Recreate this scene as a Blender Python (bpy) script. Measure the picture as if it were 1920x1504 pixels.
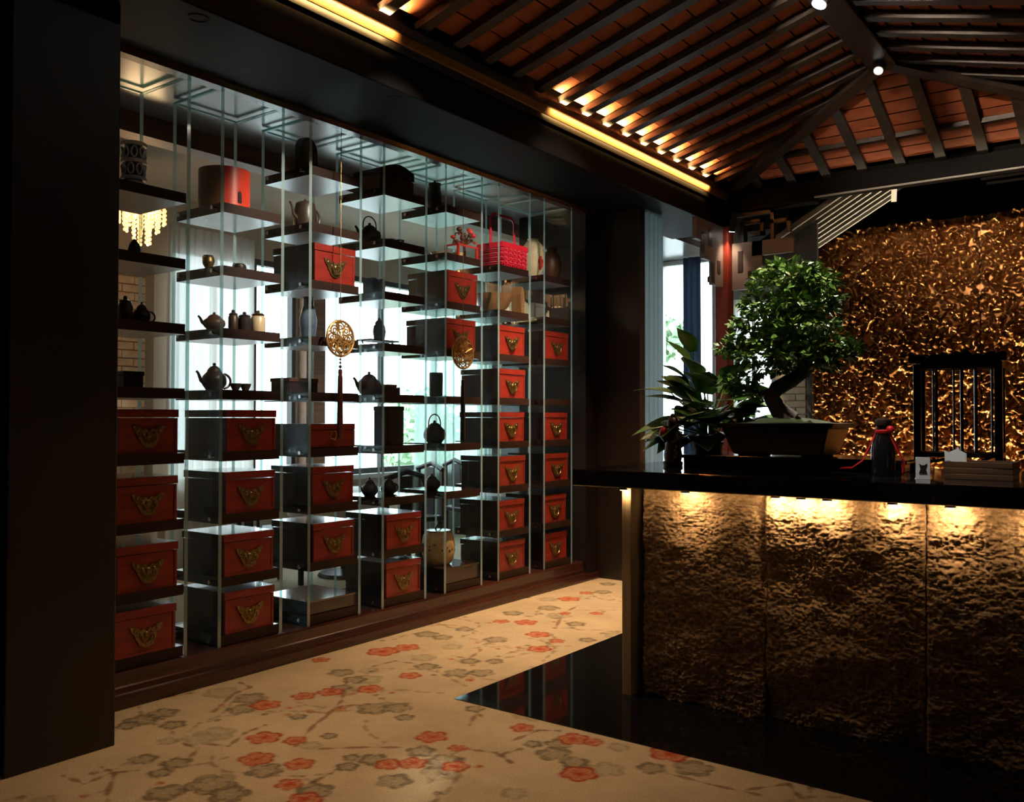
import bpy, bmesh, math, random
import numpy as np
from mathutils import Vector, Matrix
random.seed(7); RNG = np.random.default_rng(7)
PI = math.pi
for o in list(bpy.data.objects): bpy.data.objects.remove(o)
scene = bpy.context.scene
C = scene.collection

# ------------------------------------------------------------------ camera
cam_d = bpy.data.cameras.new('camera'); cam = bpy.data.objects.new('camera', cam_d); C.objects.link(cam)
cam_d.sensor_fit = 'HORIZONTAL'; cam_d.sensor_width = 36.0
cam_d.lens = 36.0 * 1686.2 / 1920.0
cam.location = (0, 0, 1.45)
cam.rotation_euler = (PI/2 + 0.01756, -0.001, 0.63725)
cam_d.clip_start = 0.05; cam_d.clip_end = 200
scene.camera = cam

# ------------------------------------------------------------------ world: overcast daylight outside the windows
W = bpy.data.worlds.new('daylight'); scene.world = W; W.use_nodes = True
bg = W.node_tree.nodes['Background']; bg.inputs[0].default_value = (0.80, 0.93, 1.0, 1); bg.inputs[1].default_value = 6.5

# ------------------------------------------------------------------ view
vs = scene.view_settings; scene.display_settings.display_device = 'sRGB'
vs.view_transform = 'Standard'; vs.look = 'None'; vs.gamma = 1.0; vs.use_curve_mapping = False
vs.exposure = 0.0
try:
    scene.cycles.transparent_max_bounces = 48
    scene.cycles.max_bounces = 10; scene.cycles.diffuse_bounces = 4; scene.cycles.glossy_bounces = 4
    scene.cycles.sample_clamp_indirect = 6.0
except Exception: pass

def portal(name, loc, rot, sx, sy):
    d = bpy.data.lights.new(name, 'AREA'); d.shape = 'RECTANGLE'; d.size = sx; d.size_y = sy
    d.cycles.is_portal = True
    o = bpy.data.objects.new(name, d); C.objects.link(o); o.location = loc; o.rotation_euler = rot
WIN_L = [(4.78, 6.28), (6.60, 9.50)]           # openings in the left outer wall (along Y)
WIN_F = [(-4.98, -4.27, 0.35, 3.30), (-4.07, -3.57, 0.85, 2.78)]   # openings in the far outer wall (along X)
for a, b in WIN_L: portal('window_daylight', (-7.62, (a+b)/2, 1.9), (0, -PI/2, 0), 2.3, b-a)
for a, b, c, d_ in WIN_F: portal('window_daylight', ((a+b)/2, 9.82, (c+d_)/2), (-PI/2, 0, 0), b-a, d_-c)

# ------------------------------------------------------------------ materials
MATS = {}
def mat(name, col, rough=0.5, metal=0.0, spec=0.5, emit=None, estr=0.0, noise=None, nscale=(8,8,8), bump=0.0, coat=0.0, coat_rough=0.05):
    """Principled material; noise = second colour mixed in by a stretched noise"""
    m = bpy.data.materials.new(name); m.use_nodes = True
    nt = m.node_tree; b = nt.nodes['Principled BSDF']
    b.inputs['Base Color'].default_value = (*col, 1); b.inputs['Roughness'].default_value = rough
    b.inputs['Metallic'].default_value = metal; b.inputs['Specular IOR Level'].default_value = spec
    b.inputs['Coat Weight'].default_value = coat; b.inputs['Coat Roughness'].default_value = coat_rough
    if emit: b.inputs['Emission Color'].default_value = (*emit, 1); b.inputs['Emission Strength'].default_value = estr
    if noise or bump:
        tc = nt.nodes.new('ShaderNodeTexCoord'); mp = nt.nodes.new('ShaderNodeMapping'); mp.inputs['Scale'].default_value = nscale
        nz = nt.nodes.new('ShaderNodeTexNoise'); nz.inputs['Scale'].default_value = 1.0; nz.inputs['Detail'].default_value = 6
        nt.links.new(tc.outputs['Object'], mp.inputs[0]); nt.links.new(mp.outputs[0], nz.inputs['Vector'])
        if noise:
            mx = nt.nodes.new('ShaderNodeMix'); mx.data_type = 'RGBA'
            rp = nt.nodes.new('ShaderNodeValToRGB'); rp.color_ramp.elements[0].position = 0.35; rp.color_ramp.elements[1].position = 0.65
            nt.links.new(nz.outputs['Fac'], rp.inputs[0]); nt.links.new(rp.outputs[0], mx.inputs['Factor'])
            mx.inputs['A'].default_value = (*col, 1); mx.inputs['B'].default_value = (*noise, 1)
            nt.links.new(mx.outputs['Result'], b.inputs['Base Color'])
        if bump:
            bp = nt.nodes.new('ShaderNodeBump'); bp.inputs['Strength'].default_value = bump; bp.inputs['Distance'].default_value = 0.01
            nt.links.new(nz.outputs['Fac'], bp.inputs['Height']); nt.links.new(bp.outputs[0], b.inputs['Normal'])
    MATS[name] = m; return m

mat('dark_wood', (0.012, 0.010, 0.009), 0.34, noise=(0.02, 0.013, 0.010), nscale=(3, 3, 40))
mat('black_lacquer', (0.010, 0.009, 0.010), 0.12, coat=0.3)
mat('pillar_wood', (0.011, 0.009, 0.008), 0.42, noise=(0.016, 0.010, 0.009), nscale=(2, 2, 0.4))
mat('plinth_wood', (0.070, 0.018, 0.011), 0.26, noise=(0.030, 0.010, 0.007), nscale=(25, 1.5, 25), coat=0.25)
mat('soffit', (0.26, 0.26, 0.26), 0.20, spec=0.6)
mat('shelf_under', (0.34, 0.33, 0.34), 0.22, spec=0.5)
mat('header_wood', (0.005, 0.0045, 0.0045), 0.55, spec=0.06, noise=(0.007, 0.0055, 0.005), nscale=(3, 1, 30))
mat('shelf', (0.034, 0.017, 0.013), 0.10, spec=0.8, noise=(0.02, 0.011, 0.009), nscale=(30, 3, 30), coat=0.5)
mat('shelf_edge', (0.032, 0.014, 0.010), 0.55, spec=0.25, noise=(0.02, 0.010, 0.008), nscale=(30, 3, 30))
mat('chest_dark', (0.030, 0.011, 0.009), 0.25, noise=(0.016, 0.008, 0.007), nscale=(40, 40, 5), coat=0.4)
mat('chest_red', (0.29, 0.024, 0.013), 0.40, noise=(0.20, 0.016, 0.010), nscale=(9, 9, 40), coat=0.1)
mat('brass', (0.36, 0.26, 0.10), 0.36, 0.9, noise=(0.17, 0.12, 0.05), nscale=(60, 60, 60))
mat('chrome', (0.75, 0.78, 0.8), 0.08, 1.0)
mat('rafter_wood', (0.045, 0.034, 0.027), 0.42, noise=(0.022, 0.017, 0.014), nscale=(14, 14, 14), bump=0.15)
mat('roof_board', (0.007, 0.006, 0.005), 0.85, spec=0.1)
mat('tile', (0.46, 0.125, 0.048), 0.75, noise=(0.34, 0.09, 0.036), nscale=(6, 6, 6))
mat('cornice_wood', (0.30, 0.15, 0.06), 0.42, noise=(0.20, 0.09, 0.035), nscale=(60, 1.2, 60))
mat('granite', (0.006, 0.006, 0.007), 0.06, spec=0.5, noise=(0.011, 0.011, 0.012), nscale=(160, 160, 160))
mat('counter_granite', (0.007, 0.007, 0.008), 0.05, noise=(0.014, 0.014, 0.015), nscale=(120, 120, 120))
mat('stone', (0.36, 0.25, 0.155), 0.95, spec=0.2, noise=(0.20, 0.135, 0.08), nscale=(26, 26, 60), bump=1.0)
mat('stone_edge', (0.42, 0.32, 0.20), 0.7, noise=(0.32, 0.24, 0.15), nscale=(60, 60, 4))
mat('gold', (0.52, 0.27, 0.09), 0.34, 0.75, noise=(0.26, 0.10, 0.03), nscale=(9, 9, 9))
mat('gold_bright', (0.80, 0.50, 0.18), 0.38, 0.75, noise=(0.55, 0.28, 0.08), nscale=(50, 50, 50))
mat('column_red', (0.30, 0.045, 0.022), 0.4, noise=(0.2, 0.03, 0.018), nscale=(12, 12, 1))
mat('bracket_grey', (0.20, 0.19, 0.18), 0.5)
mat('plaster', (0.42, 0.35, 0.27), 0.8)
mat('grey_wall', (0.13, 0.14, 0.145), 0.7)
mat('brick', (0.60, 0.47, 0.32), 0.85, noise=(0.48, 0.34, 0.22), nscale=(9, 9, 9), bump=0.3)
mat('mortar', (0.25, 0.19, 0.13), 0.95)
mat('frame_white', (0.55, 0.55, 0.53), 0.5)
mat('frame_dark', (0.03, 0.028, 0.027), 0.4)
mat('bulkhead_wood', (0.26, 0.13, 0.065), 0.5, noise=(0.18, 0.085, 0.04), nscale=(30, 2, 30))
mat('slat_grey', (0.34, 0.325, 0.30), 0.5)
mat('iron', (0.016, 0.014, 0.013), 0.45, spec=0.5, noise=(0.03, 0.024, 0.02), nscale=(30, 30, 30))
mat('clay_brown', (0.11, 0.045, 0.022), 0.42, noise=(0.07, 0.03, 0.016), nscale=(20, 20, 20))
mat('clay_dark', (0.035, 0.022, 0.017), 0.38, noise=(0.05, 0.03, 0.02), nscale=(20, 20, 20))
mat('ceramic_white', (0.75, 0.72, 0.66), 0.25)
mat('cream_glaze', (0.72, 0.62, 0.40), 0.3, noise=(0.65, 0.5, 0.28), nscale=(14, 14, 14))
mat('blue_glaze', (0.06, 0.09, 0.16), 0.3, noise=(0.12, 0.16, 0.24), nscale=(22, 22, 22))
mat('red_paint', (0.55, 0.035, 0.02), 0.3)
mat('hatbox_red', (0.60, 0.05, 0.025), 0.35)
mat('hatbox_brown', (0.20, 0.085, 0.03), 0.4, noise=(0.13, 0.055, 0.022), nscale=(3, 3, 30))
mat('basket_red', (0.72, 0.02, 0.045), 0.32)
mat('basket_weave', (0.80, 0.10, 0.16), 0.35)
mat('silver', (0.6, 0.6, 0.58), 0.2, 1.0)
mat('drum_hide', (0.50, 0.38, 0.20), 0.6, noise=(0.34, 0.24, 0.11), nscale=(18, 18, 18))
mat('wood_tan', (0.38, 0.20, 0.085), 0.45, noise=(0.28, 0.14, 0.055), nscale=(40, 40, 5))
mat('gold_text', (0.70, 0.52, 0.24), 0.4, 0.6)
mat('tassel_brown', (0.13, 0.030, 0.016), 0.8)
mat('tassel_black', (0.010, 0.008, 0.008), 0.8)
mat('leaf_bonsai', (0.075, 0.17, 0.028), 0.33, noise=(0.15, 0.27, 0.045), nscale=(9, 9, 9))
mat('leaf_plant', (0.06, 0.16, 0.022), 0.36, noise=(0.09, 0.21, 0.035), nscale=(5, 5, 5))
mat('bark', (0.035, 0.026, 0.020), 0.85, noise=(0.06, 0.045, 0.032), nscale=(30, 30, 30), bump=0.8)
mat('moss', (0.03, 0.045, 0.015), 0.95)
mat('pot_black', (0.014, 0.015, 0.016), 0.3, noise=(0.03, 0.018, 0.016), nscale=(5, 5, 5))
mat('paper_white', (0.85, 0.86, 0.86), 0.5)
mat('tissue_white', (0.75, 0.80, 0.80), 0.7)
mat('ribbon_red', (0.65, 0.015, 0.02), 0.4)
mat('box_wood', (0.11, 0.055, 0.025), 0.4, noise=(0.06, 0.03, 0.015), nscale=(2, 40, 60))
mat('cloth_white', (0.8, 0.8, 0.78), 0.8)
mat('chair_dark', (0.015, 0.012, 0.012), 0.4)
mat('fixture', (0.02, 0.02, 0.02), 0.4)
mat('fixture_white', (0.6, 0.6, 0.58), 0.4)
mat('lamp_glow_warm', (1, 0.85, 0.6), 0.5, emit=(1.0, 0.72, 0.38), estr=14)
mat('lamp_glow_white', (1, 0.95, 0.9), 0.5, emit=(1.0, 0.92, 0.80), estr=25)
mat('crystal_glow', (1, 0.8, 0.6), 0.3, emit=(1.0, 0.46, 0.16), estr=2.2)
mat('bulb_glow', (1, 0.9, 0.7), 0.3, emit=(1.0, 0.74, 0.42), estr=3.5)
mat('lamp_glow_dim', (1, 0.95, 0.9), 0.5, emit=(1.0, 0.92, 0.82), estr=1.1)
mat('shrub_green', (0.34, 0.52, 0.30), 0.8, noise=(0.45, 0.62, 0.40), nscale=(4, 4, 4))
mat('paving', (0.5, 0.5, 0.48), 0.9)

def nodes_mat(name):
    m = bpy.data.materials.new(name); m.use_nodes = True; nt = m.node_tree
    for n in list(nt.nodes):
        if n.type != 'OUTPUT_MATERIAL': nt.nodes.remove(n)
    MATS[name] = m
    return m, nt, [n for n in nt.nodes if n.type == 'OUTPUT_MATERIAL'][0]
def thin_glass(name, tint, gl=(0.9, 1, 1)):
    m, nt, out = nodes_mat(name)
    tr = nt.nodes.new('ShaderNodeBsdfTransparent'); tr.inputs[0].default_value = (*tint, 1)
    gs = nt.nodes.new('ShaderNodeBsdfGlossy'); gs.inputs['Roughness'].default_value = 0.02; gs.inputs[0].default_value = (*gl, 1)
    fr = nt.nodes.new('ShaderNodeFresnel'); fr.inputs[0].default_value = 1.40
    mx = nt.nodes.new('ShaderNodeMixShader'); ge = nt.nodes.new('ShaderNodeNewGeometry'); mu = nt.nodes.new('ShaderNodeMath'); mu.operation = 'MULTIPLY_ADD'
    iv = nt.nodes.new('ShaderNodeMath'); iv.operation = 'SUBTRACT'; iv.inputs[0].default_value = 1.0; nt.links.new(ge.outputs['Backfacing'], iv.inputs[1])
    mu.inputs[2].default_value = 0.0; nt.links.new(fr.outputs[0], mu.inputs[0]); nt.links.new(iv.outputs[0], mu.inputs[1])   # reflect on entry only
    nt.links.new(mu.outputs[0], mx.inputs[0]); nt.links.new(tr.outputs[0], mx.inputs[1]); nt.links.new(gs.outputs[0], mx.inputs[2])
    nt.links.new(mx.outputs[0], out.inputs[0])
thin_glass('glass', (0.975, 0.992, 0.990)); thin_glass('pane', (0.96, 0.98, 0.98))
def mixed(name, tcol, dcol, fac, rough=0.1):
    """half transparent, half scattering: glass edges and sheer cloth"""
    m, nt, out = nodes_mat(name)
    tr = nt.nodes.new('ShaderNodeBsdfTransparent'); tr.inputs[0].default_value = (*tcol, 1)
    tl = nt.nodes.new('ShaderNodeBsdfTranslucent'); tl.inputs[0].default_value = (*dcol, 1)
    df = nt.nodes.new('ShaderNodeBsdfDiffuse'); df.inputs[0].default_value = (*dcol, 1)
    gs = nt.nodes.new('ShaderNodeBsdfGlossy'); gs.inputs['Roughness'].default_value = rough
    a = nt.nodes.new('ShaderNodeMixShader'); a.inputs[0].default_value = 0.5
    nt.links.new(tl.outputs[0], a.inputs[1]); nt.links.new(df.outputs[0], a.inputs[2])
    b = nt.nodes.new('ShaderNodeMixShader'); b.inputs[0].default_value = fac
    nt.links.new(tr.outputs[0], b.inputs[1]); nt.links.new(a.outputs[0], b.inputs[2])
    if rough < 0.5:
        c = nt.nodes.new('ShaderNodeMixShader'); c.inputs[0].default_value = 0.12
        nt.links.new(b.outputs[0], c.inputs[1]); nt.links.new(gs.outputs[0], c.inputs[2]); b = c
    nt.links.new(b.outputs[0], out.inputs[0])
mixed('glass_edge', (0.50, 0.82, 0.82), (0.58, 0.80, 0.80), 0.62)
mixed('curtain_sheer', (0.95, 0.95, 0.95), (0.82, 0.80, 0.76), 0.70, 1.0)
mixed('curtain_green', (0.85, 0.95, 0.92), (0.74, 0.82, 0.78), 0.45, 1.0)
mixed('curtain_blue', (0.3, 0.35, 0.42), (0.10, 0.13, 0.18), 0.93, 1.0)
mixed('curtain_teal', (0.5, 0.6, 0.62), (0.86, 0.93, 0.95), 0.85, 1.0)
# carpet: colours of the woven pattern are stored per vertex, pile grain from noise
m, nt, out = nodes_mat('carpet')
b = nt.nodes.new('ShaderNodeBsdfPrincipled'); b.inputs['Roughness'].default_value = 0.95; b.inputs['Specular IOR Level'].default_value = 0.1
at = nt.nodes.new('ShaderNodeAttribute'); at.attribute_name = 'weave'
tc = nt.nodes.new('ShaderNodeTexCoord'); nz = nt.nodes.new('ShaderNodeTexNoise'); nz.inputs['Scale'].default_value = 130; nz.inputs['Detail'].default_value = 3
nt.links.new(tc.outputs['Object'], nz.inputs['Vector'])
mr = nt.nodes.new('ShaderNodeMapRange'); mr.inputs['From Min'].default_value = 0.3; mr.inputs['From Max'].default_value = 0.7; mr.inputs['To Min'].default_value = 0.78; mr.inputs['To Max'].default_value = 1.1
nt.links.new(nz.outputs['Fac'], mr.inputs['Value'])
mx = nt.nodes.new('ShaderNodeMix'); mx.data_type = 'RGBA'; mx.blend_type = 'MULTIPLY'; mx.inputs['Factor'].default_value = 1
nt.links.new(at.outputs['Color'], mx.inputs['A']); nt.links.new(mr.outputs[0], mx.inputs['B']); nt.links.new(mx.outputs['Result'], b.inputs['Base Color'])
bp = nt.nodes.new('ShaderNodeBump'); bp.inputs['Strength'].default_value = 0.3; bp.inputs['Distance'].default_value = 0.004
nt.links.new(nz.outputs['Fac'], bp.inputs['Height']); nt.links.new(bp.outputs[0], b.inputs['Normal']); nt.links.new(b.outputs[0], out.inputs[0])

# ------------------------------------------------------------------ helpers
class MB:
    def __init__(s): s.v = []; s.f = []; s.m = []
    def add(s, vs, fs, mi=0):
        k = len(s.v); s.v += [tuple(v) for v in vs]; s.f += [tuple(i+k for i in f) for f in fs]; s.m += [mi]*len(fs); return s
    def box(s, x0, x1, y0, y1, z0, z1, mi=0, mats=None):
        fs = [(0,2,3,1),(4,5,7,6),(0,1,5,4),(2,6,7,3),(0,4,6,2),(1,3,7,5)]   # -z? order: -x..: see below
        vs = [(x, y, z) for z in (z0, z1) for y in (y0, y1) for x in (x0, x1)]
        s.add(vs, fs, mi)
        if mats:                                   # per-face material: bottom, top, -y, +y, -x, +x
            for i, q in enumerate(mats): s.m[len(s.m)-6+i] = q
        return s
    def obox(s, c, sx, sy, sz, M, mi=0):
        """oriented box, M a 3x3 rotation"""
        c = Vector(c); vs = [c + M @ Vector((x*sx/2, y*sy/2, z*sz/2)) for z in (-1,1) for y in (-1,1) for x in (-1,1)]
        return s.add(vs, [(0,2,3,1),(4,5,7,6),(0,1,5,4),(2,6,7,3),(0,4,6,2),(1,3,7,5)], mi)
    def bar(s, p0, p1, w, h, up=(0,0,1), mi=0):
        """beam from p0 to p1, w across, h along up, centred"""
        p0 = Vector(p0); p1 = Vector(p1); d = (p1-p0); L = d.length; d.normalize()
        u = Vector(up); side = d.cross(u).normalized(); u = side.cross(d)
        M = Matrix((d, side, u)).transposed()
        return s.obox((p0+p1)/2, L, w, h, M, mi)
    def tube(s, pts, r, n=8, mi=0, caps=True, flat=1.0):
        pts = [Vector(p) for p in pts]; rs = r if isinstance(r, (list, tuple)) else [r]*len(pts)
        k0 = len(s.v); prev = None
        for i, p in enumerate(pts):
            t = (pts[min(i+1, len(pts)-1)] - pts[max(i-1, 0)]).normalized()
            if prev is None:
                a = Vector((0,0,1)) if abs(t.z) < 0.9 else Vector((1,0,0)); x = t.cross(a).normalized()
            else:
                x = (prev - t*prev.dot(t)).normalized()
            prev = x; y = t.cross(x)
            s.v += [tuple(p + (x*math.cos(2*PI*j/n) + y*math.sin(2*PI*j/n)*flat)*rs[i]) for j in range(n)]
        for i in range(len(pts)-1):
            for j in range(n):
                s.f.append((k0+i*n+j, k0+i*n+(j+1)%n, k0+(i+1)*n+(j+1)%n, k0+(i+1)*n+j)); s.m.append(mi)
        if caps:
            s.f.append(tuple(k0+j for j in reversed(range(n)))); s.m.append(mi)
            k = k0+(len(pts)-1)*n; s.f.append(tuple(k+j for j in range(n))); s.m.append(mi)
        return s
    def lathe(s, prof, n=20, c=(0,0,0), mi=0, axis='z', squash=(1,1)):
        k0 = len(s.v); m = len(prof)
        for r, h in prof:
            for j in range(n):
                a = 2*PI*j/n; x = r*math.cos(a)*squash[0]; y = r*math.sin(a)*squash[1]
                p = (x, y, h) if axis == 'z' else ((h, x, y) if axis == 'x' else (x, h, y))
                s.v.append((c[0]+p[0], c[1]+p[1], c[2]+p[2]))
        for i in range(m-1):
            for j in range(n):
                q = (k0+i*n+j, k0+i*n+(j+1)%n, k0+(i+1)*n+(j+1)%n, k0+(i+1)*n+j)
                s.f.append(q if axis != 'y' else q[::-1]); s.m.append(mi)
        return s
    def ball(s, c, r, n=10, mi=0, sq=(1,1,1)):
        pr = [(max(1e-4, math.sin(PI*i/(n))) , -math.cos(PI*i/n)) for i in range(n+1)]
        k = len(s.v); s.lathe([(a*r, b*r) for a, b in pr], n*2 if n < 8 else 16, (0,0,0), mi)
        for i in range(k, len(s.v)):
            v = s.v[i]; s.v[i] = (c[0]+v[0]*sq[0], c[1]+v[1]*sq[1], c[2]+v[2]*sq[2])
        return s
    def plate(s, poly, t, mi=0, plane='yz', off=(0,0,0)):
        """polygon extruded by t along the plane's normal"""
        n = len(poly); vs = []
        for k in (0, t):
            for a, b in poly:
                p = {'yz': (k, a, b), 'xz': (a, k, b), 'xy': (a, b, k)}[plane]
                vs.append((p[0]+off[0], p[1]+off[1], p[2]+off[2]))
        fs = [tuple(reversed(range(n))), tuple(range(n, 2*n))] + [(i, (i+1) % n, n+(i+1) % n, n+i) for i in range(n)]
        return s.add(vs, fs, mi)
    def mesh(s, name, mats, smooth=False):
        me = bpy.data.meshes.new(name); me.from_pydata(s.v, [], s.f)
        for q in (mats if isinstance(mats, (list, tuple)) else [mats]): me.materials.append(MATS[q])
        me.polygons.foreach_set('material_index', s.m)
        if smooth: me.polygons.foreach_set('use_smooth', [True]*len(s.f))
        me.update()
        bm = bmesh.new(); bm.from_mesh(me); bmesh.ops.recalc_face_normals(bm, faces=bm.faces); bm.to_mesh(me); bm.free()
        if smooth:
            try: me.set_sharp_from_angle(angle=math.radians(42))
            except Exception: pass
        return me
    def build(s, name, mats, parent=None, smooth=False, bevel=0.0, loc=None):
        o = bpy.data.objects.new(name, s.mesh(name, mats, smooth)); C.objects.link(o)
        if parent: o.parent = parent
        if loc: o.location = loc
        if bevel:
            md = o.modifiers.new('bevel', 'BEVEL'); md.width = bevel; md.segments = 2; md.limit_method = 'ANGLE'
        return o
def linked(name, me, parent=None, loc=(0,0,0), rot=(0,0,0), scale=(1,1,1)):
    o = bpy.data.objects.new(name, me); C.objects.link(o); o.parent = parent; o.location = loc; o.rotation_euler = rot; o.scale = scale; return o
def tag(o, label, cat, group=None, kind=None):
    o['label'] = label; o['category'] = cat
    if group: o['group'] = group
    if kind: o['kind'] = kind
    return o
def thing(name, label, cat, loc=(0,0,0), rz=0.0, group=None):
    o = bpy.data.objects.new(name, None); C.objects.link(o); o.empty_display_size = 0.05
    o.location = loc; o.rotation_euler = (0, 0, rz); return tag(o, label, cat, group)
def struct(name, mb, mats, label=None, **kw):
    o = mb.build(name, mats, **kw); o['kind'] = 'structure'
    if label: o['label'] = label
    return o
def copy_tree(o, parent=None):
    c = o.copy(); C.objects.link(c); c.parent = parent
    for ch in o.children: copy_tree(ch, c)
    return c
def lamp(kind, name, loc, target, energy, col, parent=None, size=0.05, angle=60, blend=0.5, sy=None):
    d = bpy.data.lights.new(name, kind); d.energy = energy; d.color = col
    if kind == 'SPOT': d.spot_size = math.radians(angle); d.spot_blend = blend; d.shadow_soft_size = size
    elif kind == 'AREA':
        d.shape = 'RECTANGLE'; d.size = size; d.size_y = sy or size
        try: d.spread = math.radians(angle)
        except Exception: pass
    else: d.shadow_soft_size = size
    o = bpy.data.objects.new(name, d); C.objects.link(o); o.location = loc
    v = Vector(target) - Vector(loc); o.rotation_euler = v.to_track_quat('-Z', 'Y').to_euler()
    if parent:
        o.parent = parent; o.matrix_parent_inverse = Matrix.Translation(-parent.location) if parent.type == 'EMPTY' else Matrix()
    return o
def vnoise(shape, cells, seed):
    """smooth value noise sampled on a grid, 0..1"""
    r = np.random.default_rng(seed); ny, nx = shape; cy, cx = cells
    g = r.random((int(cy)+3, int(cx)+3))
    y = np.linspace(0, cy, ny); x = np.linspace(0, cx, nx); iy = y.astype(int); ix = x.astype(int)
    fy = y-iy; fx = x-ix; fy = (fy*fy*(3-2*fy))[:, None]; fx = (fx*fx*(3-2*fx))[None, :]
    a = g[np.ix_(iy, ix)]; b_ = g[np.ix_(iy, ix+1)]; c = g[np.ix_(iy+1, ix)]; d = g[np.ix_(iy+1, ix+1)]
    return a*(1-fy)*(1-fx)+b_*(1-fy)*fx+c*fy*(1-fx)+d*fy*fx
def grid_mesh(name, P, matname, smooth=True):
    """P: (ny, nx, 3) array of points"""
    ny, nx, _ = P.shape; me = bpy.data.meshes.new(name)
    idx = np.arange(ny*nx).reshape(ny, nx)
    q = np.stack([idx[:-1, :-1], idx[:-1, 1:], idx[1:, 1:], idx[1:, :-1]], -1).reshape(-1, 4)
    me.vertices.add(ny*nx); me.vertices.foreach_set('co', P.reshape(-1).astype(np.float32))
    me.loops.add(q.size); me.loops.foreach_set('vertex_index', q.reshape(-1).astype(np.int32))
    me.polygons.add(len(q)); me.polygons.foreach_set('loop_start', np.arange(0, q.size, 4, dtype=np.int32))
    try: me.polygons.foreach_set('loop_total', np.full(len(q), 4, dtype=np.int32))
    except Exception: pass
    me.materials.append(MATS[matname]); me.update(calc_edges=True); me.validate()
    if smooth: me.polygons.foreach_set('use_smooth', np.ones(len(q), dtype=bool))
    return me

# ================================================================== THE ROOM
XP = -4.27                                       # front plane of the glass display bays
ORD = ['first', 'second', 'third', 'fourth', 'fifth', 'sixth', 'seventh']
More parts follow.
